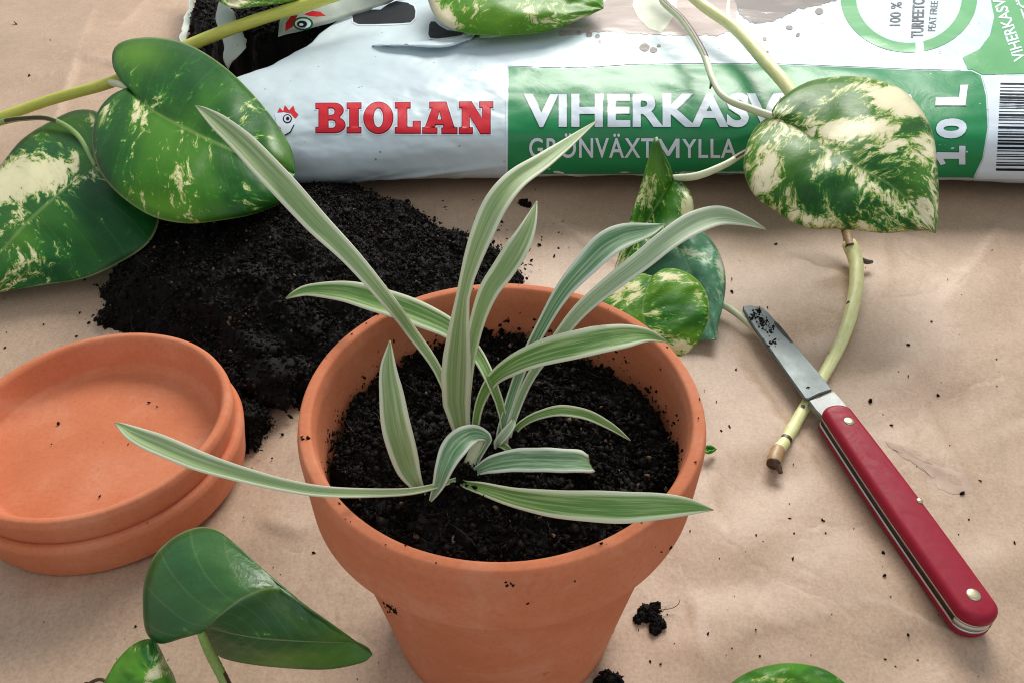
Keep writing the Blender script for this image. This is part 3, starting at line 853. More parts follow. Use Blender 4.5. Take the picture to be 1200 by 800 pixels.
# barcode bars
rng = np.random.default_rng(5)
y = 98.0
while y < 198:
    w = rng.choice([.9, 1.3, 2.0, 2.8]); sl = (y - 148) * .03
    x0 = 1172 - (y - 98) * .05
    poly_print('barcode_bar', [(x0, y), (1225, y + .8), (1225, y + w + .8), (x0, y + w)], M_ink, .028, 6)
    y += w + rng.choice([1.0, 1.4, 2.2, 2.9])
# thin white hairline round the green panel's top and left
poly_print('panel_outline', [(593, 76), (650, 78), (700, 77), (740, 74), (830, 73), (900, 73), (1000, 77), (1070, 80), (1126, 81), (1126, 82.6), (1070, 81.8), (1000, 78.8), (900, 74.8), (830, 74.8), (740, 75.8), (700, 78.8), (650, 79.8), (594.8, 77.8), (593.8, 213), (592.3, 213)], M_white, .022, 4)

for off, mt, lift in ((.048, M_greenedge, .028), (.034, M_white, .036)):
    g = off - .034
    text_print('product_name', 'VIHERKASVI', [(614, 111), (925, 110), (925, 150), (614, 150)], mt, lift, off, 1.02, g)
    text_print('product_name', 'MULTA', [(934, 110), (1082, 112), (1082, 152), (934, 150)], mt, lift, off, 1.02, g)
for off, mt, lift in ((.030, M_greenedge, .026), (.014, M_white, .036)):
    g = off - .014
    text_print('product_subtitle', 'GR\u00d6NV\u00c4XT', [(620, 157), (766, 157), (766, 185), (620, 185)], mt, lift, off, 1.10, g)
    text_print('product_subtitle', 'YLLA', [(799, 163), (863, 163), (863, 185), (799, 185)], mt, lift, off, 1.10, g)
    poly_print('product_subtitle', grow_poly([(770, 185), (770, 163), (774.5, 163), (783, 177), (791.5, 163), (796, 163), (796, 185), (791.8, 185), (791.8, 171), (784.6, 182.5), (781.4, 182.5), (774.2, 171), (774.2, 185)], g * 30), mt, lift, 4)
for off, mt, lift in ((.066, M_greenedge, .026), (.050, M_white, .036)):
    g = off - .050
    poly_print('volume_mark', grow_poly([(1131, 171.5), (1131, 192.5), (1123.5, 192.5), (1123.5, 186), (1105, 186), (1108, 191.5), (1102, 193.5), (1097, 185), (1097, 178.5), (1123.5, 178.5), (1123.5, 171.5)], g * 45), mt, lift, 3)
    for ch, y0, y1 in (('0', 163, 140), ('L', 124.5, 101)):
        text_print('volume_mark', ch, [(1096, y0), (1096.5, y1), (1134, y1 - .5), (1131, y0)], mt, lift, off, 1, g)

# round badge
def ell(cx, cy, rx, ry, a0, a1, n=60): return [(cx + rx * math.cos(t), cy + ry * math.sin(t)) for t in np.radians(np.linspace(a0, a1, n))]
poly_print('badge_ring', ell(1065, -3, 80, 65, -20, 78) + [(1083, 56)] + ell(1065, -3, 62, 54, 74, -20), M_lgreen, .018, 4)
poly_print('badge_ring', ell(1065, -3, 80, 65, 84, 200) + ell(1065, -3, 62, 54, 200, 83), M_lgreen, .018, 4)
text_print('badge_text', '100 %', [(1042, 31), (1044, 3), (1057, 3), (1055, 31)], M_grey, .024, .008)
text_print('badge_text', 'TURPEETON', [(1067, 45), (1070, -9), (1084, -9), (1082, 45)], M_grey, .024, .02)
text_print('badge_text', 'PEAT FREE', [(1087, 37), (1091, 2), (1099, 2), (1096, 37)], M_grey, .024, .0)
text_print('side_text', 'VIHERKASVEILLE', [(1188, 74), (1152, -30), (1166, -33), (1202, 70)], M_white, .026, .02)
text_print('side_text', 'ET\u00d6', [(1200, 32), (1188, -3), (1200, -5), (1212, 29)], M_white, .026, .02)

# red slab-serif brand word, each letter outlined by hand on a 100-high grid
def arc(cx, cy, rx, ry, a0, a1, n=10): return [(cx + rx * math.cos(t), cy + ry * math.sin(t)) for t in np.radians(np.linspace(a0, a1, n))]
LET = {
 'B': (98, [[(0, 0), (0, 20), (10, 20), (10, 80), (0, 80), (0, 100)] + arc(60, 75, 32, 25, 90, -50, 10) + arc(62, 27, 36, 27, 60, -90, 12),
            [(42, 60), (42, 82)] + arc(54, 71, 9, 11, 90, -90, 6), [(42, 17), (42, 42)] + arc(56, 29.5, 10, 12.5, 90, -90, 6)]),
 'I': (50, [[(0, 0), (0, 20), (9, 20), (9, 80), (0, 80), (0, 100), (50, 100), (50, 80), (41, 80), (41, 20), (50, 20), (50, 0)]]),
 'O': (102, [arc(51, 50, 51, 52, 0, 348, 30), arc(51, 50, 17, 31, 0, 345, 20)]),
 'L': (86, [[(0, 0), (0, 20), (9, 20), (9, 80), (0, 80), (0, 100), (52, 100), (52, 80), (41, 80), (41, 21), (60, 21), (60, 40), (86, 40), (86, 0)]]),
 'A': (117, [[(0, 0), (0, 20), (9, 20), (32, 80), (24, 80), (24, 100), (80, 100), (107, 20), (117, 20), (117, 0), (64, 0), (64, 19), (71, 19), (69, 28), (45, 28), (42, 19), (50, 19), (50, 0)],
             [(50, 44), (57, 70), (64, 44)]]),
 'N': (115, [[(0, 0), (0, 20), (9, 20), (9, 80), (0, 80), (0, 100), (42, 100), (78, 48), (78, 80), (68, 80), (68, 100), (115, 100), (115, 80), (106, 80), (106, 0), (72, 0), (36, 54), (36, 20), (46, 20), (46, 0)]]),
}
M_dred = mat_film('bag_print_dark_red', (.20, .003, .010), .4, .1, .2, 0)
lx = {'B': (370, 405), 'I': (406.5, 423.5), 'O': (426, 461), 'L': (463, 493), 'A': (495, 536), 'N': (538, 578)}
for ch in 'BIOLAN':
    w, sps = LET[ch]; a, b = lx[ch]
    for grow, mt, lift in ((1.5, M_white, .014), (.25, M_dred, .022), (-.75, M_red, .032)):
        out = []
        for k, sp_l in enumerate(sps):
            pts = []
            for x_, y_ in sp_l:
                X_ = a + x_ / w * (b - a)
                top = 121.5 - (X_ - 370) / 208 * 2.0; bot = 156.5 + (X_ - 370) / 208 * 1.3
                pts.append((X_, bot + (top - bot) * y_ / 100))
            out.append(grow_poly(pts, grow if k == 0 else -grow))
        put_print(curve_mesh(splines=out), 'brand_letter', mt, lift, 4)

# rooster head emblem, mostly behind the big leaf
emb = poly_print('rooster_emblem', [(322, 134), (330, 128), (340, 128), (347, 136), (346, 146), (339, 156), (330, 160), (325, 150)], M_white, .016, 4)
def child_print(name, pts, mt, lift): return poly_print(name, pts, mt, lift, 4, parent=emb)
child_print('comb', [(325, 133), (328, 127), (332, 131), (334, 124), (339, 130), (344, 124.5), (346, 131), (350, 135), (346, 140), (341, 134), (333, 132)], M_red, .024)
child_print('eye', ell(337, 140, 5.4, 5.4, 0, 345, 18), M_ink, .024)
child_print('eye', ell(337, 140, 4.0, 4.0, 0, 345, 18), M_white, .030)
child_print('eye', ell(337.5, 140, 2.0, 2.2, 0, 345, 14), M_ink, .036)
child_print('neck_line', [(344, 147), (345.5, 147), (341, 156), (334, 160), (333, 159), (340, 155)], M_ink, .024)
child_print('neck_line', [(325, 148), (329, 150), (331, 157), (328, 158), (325, 153)], M_red, .024)

# dark printed shapes near the top
def rrect(x0, y0, x1, y1, r, sk=0):
    P = []
    for cx, cy, a0 in ((x1 - r, y0 + r, -90), (x1 - r, y1 - r, 0), (x0 + r, y1 - r, 90), (x0 + r, y0 + r, 180)):
        P += [(x + (y1 - y) * sk, y) for x, y in arc(cx, cy, r, r, a0, a0 + 90, 5)]
    return P
DM = [(413, 19), (418, 14), (428, 12), (446, 12), (456, 5), (464, 2), (478, 4), (485, 8), (487, 14), (486, 22), (481, 27), (470, 28), (440, 29), (420, 29), (414, 26)]
poly_print('dark_mark_edge', grow_poly(DM, 1.6), M_white, .016, 4)
poly_print('dark_mark', DM, M_ink, .024, 4)

DM2 = [(503, 30), (505, 26), (510, 26), (515, 31), (524, 36), (545, 39), (540, 42), (522, 45), (512, 46), (504, 45), (502, 41)]
poly_print('dark_mark_edge', grow_poly(DM2, 1.6), M_white, .016, 4)
poly_print('dark_mark', DM2, M_ink, .024, 4)
# a lip of loose film folded over below it
lo = [(436, 55), (455, 59), (480, 62), (510, 64), (530, 61), (548, 52), (563, 40)]
up_ = [(436, 54), (455, 53), (480, 51), (505, 48), (525, 46), (545, 42), (562, 38)]
Vf = []
LO, UP = catmull([(a, b, 0) for a, b in lo], 40), catmull([(a, b, 0) for a, b in up_], 40)
for i in range(40):
    w_ = math.sin(math.pi * i / 39) ** .6
    for j in range(7):
        t_ = j / 6; q_ = UP[i] * (1 - t_) + LO[i] * t_
        Vf.append(on_bag(q_[0], q_[1], .03 + w_ * (.34 * math.sin(t_ * 2.0))))
of = link_mesh('film_fold', Vf, grid_faces(40, 7), M_film, bag)
mdf = of.modifiers.new('film', 'SOLIDIFY'); mdf.thickness = .0004
# printed picture of earth with pale leaves, upper middle
M_pic = mat_film('bag_print_earth', (.44, .35, .31), .3, .9)
M_picd = mat_film('bag_print_dark_earth', (.20, .165, .145), .3, 1.2)
M_pleaf = mat_film('bag_print_pale_leaf', (.62, .66, .52), .3, .2)
def ragged(pts, n=150, amp=4, seed=3):
    P = catmull([(a, b, 0) for a, b in pts], n, closed=True)
    P[:, 0] += amp * fbm(P[:, 0] / 7, P[:, 1] / 7, seed, 4, .7); P[:, 1] += amp * fbm(P[:, 0] / 6 + 9, P[:, 1] / 6, seed + 3, 4, .7)
    return [(a, b) for a, b, _ in P]
poly_print('printed_picture', ragged([(655, 40), (700, 8), (760, -20), (850, -20), (862, 20), (850, 40), (800, 42), (745, 40), (700, 38)]), M_pic, .014, 4)
poly_print('printed_picture', ragged([(866, -20), (866, 15), (885, 28), (915, 22), (935, 12), (965, 5), (985, -5), (985, -25)], seed=9), M_picd, .014, 4)
poly_print('printed_leaf', [(744, -8), (741, 8), (748, 22), (760, 34), (775, 39), (783, 30), (792, 15), (795, -8)], M_pleaf, .022, 4)
poly_print('printed_leaf', ell(868, 12, 17, 34, 80, 285, 24) + ell(868, 12, 13, 30, 285, 80, 24), M_pleaf, .022, 4)
for k, (a, b, r) in enumerate(((690, 41, 3), (700, 43, 2.4), (678, 38, 2), (703, 50, 1.6), (755, 56, 4.5), (766, 59, 3), (772, 54, 1.5), (925, 33, 3), (935, 42, 2), (896, 46, 2), (885, 24, 3.5), (960, 14, 3.5), (898, 62, 1.6))):
    poly_print('print_speck', ragged(ell(a, b, r * 1.3, r, 0, 330, 10), 16, 1.2, k), M_picd, .020, 4)

# torn film at the mouth
M_inner = mat_film('bag_inner_film', (.48, .54, .47), .4, 1.0)
def sheet_from(name, A, B, mat, parent, n=36, m=8, bulge=.0, jag=0, thick=.0003):
    """soft sheet between two edge curves given as (px, py, height)"""
    a = catmull([tuple(at(*p)) for p in A], n); b = catmull([tuple(at(*p)) for p in B], n)
    if jag:
        k = np.arange(n); d = (b - a); b = b + d * (jag * fbm(k / 1.8, k * 0, 5, 3))[:, None]
    V = []
    for i in range(n):
        for j in range(m):
            t = j / (m - 1); p = a[i] * (1 - t) + b[i] * t
            p = p + np.array([0, 0, bulge * math.sin(math.pi * t)]) + .06 * np.array([0, 0, 1]) * float(fbm(i / 3., j / 3., 14, 3))
            V.append(p)
    o = link_mesh(name, V, grid_faces(n, m), mat, parent)
    md = o.modifiers.new('film', 'SOLIDIFY'); md.thickness = thick
    return o
sheet_from('torn_film', [(232, -30, 2.0), (228, 0, 2.0), (222, 30, 1.9), (219, 52, 1.6), (240, 75, 1.2)], [(226, -30, 2.6), (221, 0, 2.5), (214, 26, 2.2), (212, 52, 1.9), (232, 80, 1.0)], M_inner, bag, jag=.5)
sheet_from('torn_film', [(257, 3, 5.2), (253, 22, 4.8), (258, 38, 4.5), (263, 55, 4.1), (262, 70, 3.7), (268, 82, 3.2)], [(264, 2, 5.3), (274, 14, 5.2), (279, 26, 5.0), (287, 44, 4.7), (289, 56, 4.5), (276, 70, 3.9)], M_inner, bag, bulge=.12, jag=.12)
fl = sheet_from('torn_film', [(326, 44, 4.7), (360, 35, 4.9), (400, 23, 5.1), (450, 6, 5.2), (480, -8, 5.3)], [(330, 16, 5.4), (352, 4, 5.9), (390, -6, 6.2), (440, -16, 6.4), (470, -22, 6.4)], M_inner, bag, bulge=.1)
def flat_on_sheet(name, pts, mat, h0, par):
    V = [at(a, b, h0 + (40 - b) * .028) for a, b in pts]
    c = np.mean(V, 0); n = len(V)
    F = [(i, (i + 1) % n, n) for i in range(n)]
    return link_mesh(name, V + [c], F, mat, par)
flat_on_sheet('printed_comb', [(334, 37), (335, 27), (341, 19), (349, 18), (346, 24), (343, 32)], M_red, 5.15, fl)
flat_on_sheet('printed_comb', [(356, 17), (366, 13), (375, 14), (382, 19), (372, 20), (362, 19)], M_red, 5.15, fl)
flat_on_sheet('printed_eye', ell(355, 28, 12, 8, 0, 345, 20), M_greenedge, 5.17, fl)
flat_on_sheet('printed_eye', ell(355, 28, 9.5, 6, 0, 345, 20), M_white, 5.20, fl)
flat_on_sheet('printed_eye', ell(354, 28.5, 6, 4, 0, 345, 20), M_ink, 5.23, fl)
flat_on_sheet('printed_eye', ell(353, 29, 2.6, 1.6, 0, 345, 12), M_white, 5.26, fl)

# soil spilling out of the mouth
mouth = tabpoly([(222, -25, 2.5), (216, 30, 2.2), (222, 58, 1.6), (258, 84, 2), (300, 80, 3), (345, 60, 4), (470, 20, 4.4), (470, -50, 4.4), (330, -55, 4)])
mc = at(320, 20, 4)
parts = heap(mouth, lambda X, Y: 2.4 + 2.2 * smooth01((X - mc[0] + 7) / 8), .13, 91, 9000, (.03, .20), 1.2, 0.05, 70)
V, F, T = join(parts)
ms = rebase(link_mesh('bag_soil', V, F, M_soil, smooth=False, attrs={'tint': T}))
tag(ms, 'dark soil showing in the torn mouth of the bag, top left', 'soil', kind='stuff')

# ------------------------------------------------------------------ pothos
def gauss_bias(pxy, blobs):
    b = np.zeros(len(pxy))
    for (x, y, rx, ry, ang, st) in blobs:
        a = math.radians(ang)
        dx, dy = pxy[:, 0] - x, pxy[:, 1] - y
        u = dx * math.cos(a) + dy * math.sin(a); v = -dx * math.sin(a) + dy * math.cos(a)
        b += st * np.exp(-((u / rx) ** 2 + (v / ry) ** 2))
    return b

def pothos_leaf(parent, mat, mid, left, right, blobs=(), bulge=(.35, .35), n=60, m=11, under=None, cup=0.0, name='leaf', seed=1, thick=.00045, lime=()):
    """a heart-shaped blade lofted from its midrib to both margins; points are (px, py, height)"""
    g = lambda P: catmull([tuple(p) for p in P], n)
    M_, L_, R_ = g(mid), g(left), g(right)
    strips = [(L_, M_, bulge[0], -1, 0)] + [(M_, R_, bulge[1], 0, 1)]
    if under is not None: strips.append((R_, g(under), .15, .96, .3))
    V, UV, PXY = [], [], []
    cols = []
    for k, (A, B, bl, va, vb) in enumerate(strips):
        for j in range(m):
            if k and j == 0: continue
            t = j / (m - 1)
            cols.append((A * (1 - t) + B * t, bl * math.sin(math.pi * t) ** .8, va + (vb - va) * t))
    n_c = len(cols)
    u = np.linspace(0, 1, n)
    wid = np.sin(np.pi * np.clip(u, 0.02, .98)) ** .6
    for (Pc, bl, v) in cols:
        PXY.append(Pc[:, :2])
    Vg = np.zeros((n, n_c, 3)); UVg = np.zeros((n, n_c, 2)); PX_ = np.zeros((n, n_c, 2))
    for j, (Pc, bl, v) in enumerate(cols):
        hh = Pc[:, 2] + bl * .62 * wid + .07 * np.sin(u * 30 + abs(v) * 3) * abs(v) * (1 if under is None else .3) * .5 + .16 * fbm(u * 6 + seed, u * 0 + v * 2.5, seed, 3) * wid
        for i in range(n):
            Vg[i, j] = at(Pc[i, 0], Pc[i, 1], hh[i])
        UVg[:, j, 0] = u; UVg[:, j, 1] = v; PX_[:, j] = Pc[:, :2]
    V = Vg.reshape(-1, 3); UV = UVg.reshape(-1, 2)
    b = gauss_bias(PX_.reshape(-1, 2), blobs)
    o = link_mesh(name, V, grid_faces(n, n_c), mat, parent, uv=UV, attrs={'cream': b, 'lime': np.clip(gauss_bias(PX_.reshape(-1, 2), lime), 0, 1)})
    me = o.data; cnt = sum(1 for p in me.polygons if p.normal.z < 0)
    if cnt > len(me.polygons) / 2: me.flip_normals()
    md = o.modifiers.new('thickness', 'SOLIDIFY'); md.thickness = thick; md.offset = 0
    return o

def tube(name, pts, mat, parent, widths, n=70, seg=16, brown=(), cap=True, knob=(), square=False):
    """pts (px, py, height), widths in photo pixels at those points"""
    P = np.array([(*at(*p), w) for p, w in zip(pts, np.interp(np.linspace(0, 1, len(pts)), np.linspace(0, 1, len(widths)), widths))])
    R = catmull(P, n)
    C3 = R[:, :3]
    rad = np.array([R[i, 3] * depth(C3[i]) / FOC / 2 for i in range(n)])
    u = np.linspace(0, 1, n)
    for (k, w, a) in knob: rad = rad * (1 + a * np.exp(-((u - k) / w) ** 2))
    T = np.gradient(C3, axis=0); T /= np.linalg.norm(T, axis=1)[:, None]
    up = np.array([0, 0, 1.0])
    V, UV, BR = [], [], []
    pxs = np.array([(0, 0)] * n, float)
    for i in range(n):
        s_ = np.cross(T[i], up); s_ /= np.linalg.norm(s_) + 1e-9; t_ = np.cross(s_, T[i])
        for j in range(seg):
            a = 2 * math.pi * j / seg
            r = rad[i] * (1 + .05 * float(fbm(u[i] * 40, np.array(j * .9), 6, 2)))
            V.append(C3[i] + r * (math.cos(a) * s_ + math.sin(a) * t_)); UV.append((u[i] * 6, j / seg))
            b = 0
            for (u0, u1, a0, a1) in brown:
                da = (math.degrees(a) - (a0 + a1) / 2 + 180) % 360 - 180
                if u0 <= u[i] <= u1 and abs(da) <= (a1 - a0) / 2: b = 1
            BR.append(b)
    F = [tuple(int(k) for k in f) for f in grid_faces(n, seg, wrap=True)]
    if cap: F += [tuple(range(seg)), tuple(range((n - 1) * seg, n * seg))[::-1]]
    o = link_mesh(name, V, F, mat, parent, uv=UV, attrs={'brown': BR})
    bm = bmesh.new(); bm.from_mesh(o.data); bmesh.ops.recalc_face_normals(bm, faces=bm.faces); bm.to_mesh(o.data); bm.free()
    return o

M_stemY = mat_stem('stem_yellow_green', (.46, .48, .06), (.62, .60, .12))
M_stemP = mat_stem('stem_pale', (.66, .66, .20), (.82, .82, .50))
M_stemG = mat_stem('stem_green', (.17, .30, .07), (.30, .42, .12))
M_petP = mat_stem('petiole_pale', (.50, .58, .32), (.68, .70, .50))
M_bark = mat_stem('dry_sheath', (.32, .17, .07), (.50, .33, .17))

# left cutting
cl_ = empty('pothos_cutting', at(90, 200, 0), 'variegated pothos cutting with two big leaves at the left, long yellow stem over the bag', 'plant cutting', 'pothos cuttings')
tube('stem', [(-40, 152, 2.4), (0, 138, 2.8), (60, 117, 3.4), (140, 93, 4.2), (225, 52, 5.3), (300, 24, 6.3), (390, -4, 7.3), (450, -26, 8)], M_stemY, cl_, [12, 12, 12, 13, 14, 14, 14, 13], knob=((.42, .02, .12),))
tube('petiole', [(-40, 160, 2.0), (0, 144, 2.7), (30, 139, 3.1), (60, 140, 3.3), (90, 158, 3.4), (112, 195, 3.3)], M_stemG, cl_, [7, 7, 6, 6, 6, 5], brown=((.2, .5, 0, 80),))
tube('petiole', [(130, 97, 4.2), (140, 99, 5.2), (150, 104, 5.3)], M_petP, cl_, [8, 8, 5], n=14)
mL1 = mat_pothos('pothos_leaf_speckled', 1, .43, green=(.017, .095, .014))
pothos_leaf(cl_, mL1,
    [(150, 103, 5.3), (175, 127, 5.3), (210, 147, 5.3), (262, 172, 5.1), (310, 192, 4.7), (345, 204, 3.9)],
    [(150, 103, 5.3), (140, 92, 5.6), (132, 76, 5.7), (134, 57, 5.8), (151, 47, 5.9), (184, 44.6, 6.0), (219, 52, 5.9), (254, 72, 5.8), (284, 98, 5.6), (315, 133, 5.2), (337, 166, 4.7), (345, 190, 4.2), (345, 204, 3.9)],
    [(150, 103, 5.3), (131, 112, 5.2), (115, 131, 5.0), (108.5, 157, 4.8), (110, 179, 4.7), (120, 206, 4.5), (144, 232, 4.2), (179, 254, 3.9), (219, 262, 3.7), (262, 258, 3.6), (297, 251, 3.5), (328, 238, 3.5), (341, 222, 3.6), (345, 204, 3.9)],
    blobs=[(125, 130, 8, 22, 20, .75), (166, 138, 8, 22, -20, .8), (200, 120, 22, 10, 0, .35), (215, 205, 14, 46, -25, .38), (255, 135, 45, 8, 25, .25), (235, 165, 40, 12, 35, .3), (300, 230, 30, 15, 0, .12)], lime=[(160, 62, 34, 18, 0, .75), (190, 242, 50, 14, 15, .6), (205, 160, 60, 30, 30, .25), (330, 180, 14, 30, -20, .4)], seed=2, bulge=(.5, .6))
mL2 = mat_pothos('pothos_leaf_halfcream', 4, .42, green=(.014, .085, .022))
pothos_leaf(cl_, mL2,
    [(112, 195, 3.3), (79, 219, 3.2), (35, 258, 2.7), (0, 297, 2.1), (-30, 330, 1.4), (-45, 347, 1.0)],
    [(112, 195, 3.3), (125, 172, 3.3), (128, 150, 3.2), (115, 132, 3.1), (88, 130, 2.9), (57, 144, 2.7), (26, 164, 2.5), (4, 190, 2.3), (-25, 225, 2.0), (-45, 270, 1.6), (-50, 310, 1.2), (-45, 347, 1.0)],
    [(112, 195, 3.3), (140, 205, 3.4), (168, 225, 3.2), (184, 248, 2.9), (185, 265, 2.6), (172, 287, 2.2), (144, 306, 1.8), (100, 326, 1.4), (44, 335, 1.1), (0, 343, .9), (-30, 350, .9), (-45, 347, 1.0)],
    blobs=[(30, 205, 65, 22, -8, 1.25), (110, 140, 30, 10, 10, .7), (-5, 225, 40, 25, 0, 1.0), (10, 265, 30, 8, -40, .7), (85, 225, 22, 10, -45, .5), (45, 290, 50, 14, -35, .38), (10, 325, 30, 12, -30, .35)], lime=[(70, 150, 40, 14, -15, .35), (20, 280, 30, 12, -30, .3)], seed=5, bulge=(.25, .3))

# upper leaf and the scrap at the top edge
ct = empty('pothos_cutting', at(600, 20, 0), 'cream and green pothos leaf tip lying over the top of the bag', 'plant cutting', 'pothos cuttings')
mT = mat_pothos('pothos_leaf_top', 9, .48, green=(.030, .135, .010), cream=(.85, .78, .56))
pothos_leaf(ct, mT,
    [(560, -60, 8.3), (610, -24, 8.0), (660, 2, 7.4), (707, 10, 6.8)],
    [(560, -60, 8.3), (600, -80, 8.5), (650, -70, 8.2), (690, -40, 7.8), (705, -10, 7.2), (707, 10, 6.8)],
    [(560, -60, 8.3), (520, -50, 8.0), (500, -20, 7.4), (503, 5, 7.0), (515, 25, 6.7), (545, 39, 6.5), (590, 42, 6.4), (640, 37, 6.4), (680, 23, 6.6), (707, 10, 6.8)],
    blobs=[(505, 12, 14, 30, -25, 1.5), (520, 30, 12, 8, 40, 1.2), (615, 10, 12, 24, -40, .6), (670, 22, 30, 7, -15, .6), (560, 8, 8, 20, -10, .5)], lime=[(600, 20, 110, 26, 0, .8)], seed=7, bulge=(.4, .5))
ct2 = empty('pothos_cutting', at(290, 0, 0), 'pale leaf edge at the top left above the soil in the bag mouth', 'plant cutting', 'pothos cuttings')
mT2 = mat_pothos('pothos_leaf_edge', 12, .62, green=(.05, .16, .02), cream=(.85, .78, .56))
pothos_leaf(ct2, mT2,
    [(235, -30, 7.6), (280, -16, 7.6), (330, -8, 7.5), (375, -12, 7.4)],
    [(235, -30, 7.6), (270, -55, 7.8), (330, -50, 7.8), (365, -30, 7.5), (375, -12, 7.4)],
    [(235, -30, 7.6), (240, -12, 7.5), (256, 2, 7.3), (276, 10, 7.2), (300, 8, 7.2), (330, 4, 7.2), (355, -2, 7.3), (375, -12, 7.4)],
    blobs=[(280, 4, 14, 8, 0, .9)], seed=9, bulge=(.2, .2))

# right cutting: thick stem, big leaf, middle leaves
cr_ = empty('pothos_cutting', at(960, 420, 0), 'variegated pothos cutting at the right, its pale cut stem under the knife blade', 'plant cutting', 'pothos cuttings')
tube('stem', [(770, -40, 7.6), (822, 5, 7.2), (862, 34, 6.9), (895, 70, 6.5), (925, 106, 6.0), (955, 165, 4.6), (980, 230, 2.4), (992, 268, 1.3)], M_stemP, cr_, [12, 13, 14, 15, 15, 15, 14, 13])
tube('node', [(989, 262, 1.4), (993, 276, 1.15), (997, 291, .95)], M_bark, cr_, [12, 11, 13], n=20, brown=((.3, .36, 0, 360), (.9, 1, 0, 360)))
tube('aerial_root', [(1000, 300, .6), (1008, 304, .5), (1016, 307, .4), (1022, 307, .35)], mat_stem('aerial_root', (.05, .035, .02), (.16, .12, .08)), cr_, [8, 6, 6, 4], n=20)
tube('stem', [(995, 285, .95), (1001, 300, .75), (1004, 318, .6), (1001, 350, .42), (988, 395, .28), (962, 445, .18), (940, 482, .18), (921, 515, .22), (909, 530, .26)], M_stemP, cr_, [15, 16, 16, 16, 15, 14, 14, 14, 15], knob=((.02, .02, .15), (.9, .02, .12)), brown=((.80, .812, 60, 100), (.94, .955, 0, 360), (.30, .31, 20, 50), (.55, .562, 10, 40)))
tube('cut_end', [(912, 526, .26), (908, 536, .28), (906, 544, .28)], M_bark, cr_, [16, 17, 16], n=14, brown=((.86, 1, 0, 360),))
tube('cut_core', [(907, 541, .32), (912, 546, .28), (915, 554, .22)], mat_stem('cut_core', (.03, .015, .01), (.12, .06, .03)), cr_, [10, 8, 5], n=12)
tube('petiole', [(780, -20, 7.2), (776, 0, 7.3), (800, 24, 7.2), (823, 60, 7.0), (836, 95, 6.8), (850, 115, 6.7), (880, 128, 6.7), (915, 140, 6.6)], M_petP, cr_, [6, 8, 8, 8, 8, 8, 9, 9], brown=((.0, .62, 60, 190),))
tube('dead_tip', [(834, 92, 6.8), (833, 100, 6.7), (832, 104, 6.6)], mat_stem('dead_tip', (.02, .012, .008), (.06, .035, .02)), cr_, [4, 3, 2], n=8)
mR = mat_pothos('pothos_leaf_marbled', 15, .67, green=(.020, .090, .018), cream=(.92, .86, .62), yel=(.42, .52, .10), gain=1.7)
pothos_leaf(cr_, mR,
    [(912, 138, 6.7), (940, 154, 6.6), (975, 178, 6.4), (1010, 199, 6.1), (1042, 217, 5.7), (1070, 241, 5.1), (1096, 273, 4.2)],
    [(912, 138, 6.7), (904, 133, 6.9), (912.5, 119, 7.1), (930, 105, 7.3), (951, 95, 7.4), (975, 91, 7.5), (1000, 90, 7.4), (1028, 94, 7.3), (1056, 105, 7.1), (1073, 121, 6.8), (1086, 140, 6.5), (1094.5, 164, 6.1), (1098, 196, 5.6), (1100, 227, 5.0), (1099, 252, 4.6), (1096, 273, 4.2)],
    [(912, 138, 6.7), (897, 140, 6.5), (881, 157, 6.1), (872, 185, 5.6), (874, 210, 5.2), (886, 231, 4.8), (905, 245, 4.6), (930, 261, 4.4), (954, 268, 4.3), (979, 268, 4.3), (1007, 270, 4.2), (1035, 273, 4.2), (1063, 271, 4.1), (1084, 270, 4.1), (1096, 273, 4.2)],
    blobs=[(950, 103, 50, 9, -14, -.9), (1045, 114, 45, 15, 20, 1.2), (1005, 130, 50, 6, -6, -.35), (1000, 152, 60, 13, 4, .75), (1050, 175, 30, 9, 10, .3), (1085, 170, 14, 30, 0, .3), (1070, 150, 24, 12, 0, -.5), (1080, 205, 20, 28, 0, .0),
           (930, 185, 12, 40, -20, -.45), (1000, 235, 45, 14, 32, -.38), (905, 180, 10, 40, 10, .25), (945, 258, 40, 8, 18, .35), (1085, 250, 12, 16, 0, .6), (1030, 225, 40, 8, 35, .4), (1050, 190, 40, 12, 10, -.15)], lime=[(950, 104, 60, 12, -12, .5), (1080, 190, 20, 40, 0, .3), (890, 190, 20, 50, 0, .3)], seed=11, bulge=(.55, .5))
tube('petiole', [(789, 209, 4.2), (818, 206, 4.6), (850, 193, 5.0), (880, 176, 5.2), (930, 160, 5.0)], M_petP, cr_, [8, 9, 8, 7, 7], brown=((.42, .62, 40, 130),))
mB = mat_pothos('pothos_leaf_bluish', 19, .33, green=(.17, .27, .22), cream=(.74, .80, .66), yel=(.40, .56, .42), rough=.3, zamt=.0, wrink=.5)  # sky reflection of the glossy blade put into its pale bluish base colour
pothos_leaf(cr_, mB,
    [(786, 276, 2.3), (803, 305, 1.9), (820, 345, 1.2), (832, 378, .7), (839, 398, .45)],
    [(786, 276, 2.3), (760, 286, 2.2), (742, 308, 1.8), (738, 330, 1.3), (752, 360, .7), (785, 388, .5), (815, 398, .4), (839, 398, .45)],
    [(786, 276, 2.3), (805, 268, 2.4), (823, 272, 2.3), (838, 288, 2.0), (848, 312, 1.7), (850, 335, 1.3), (847, 358, .9), (842, 378, .6), (839, 398, .45)],
    blobs=[(815, 300, 50, 7, 25, .75), (845, 315, 5, 40, 0, .8), (770, 310, 20, 20, 0, -.3)], seed=14, bulge=(.25, .35))
mA = mat_pothos('pothos_leaf_folded', 23, .60, green=(.022, .10, .014), cream=(.68, .66, .40))
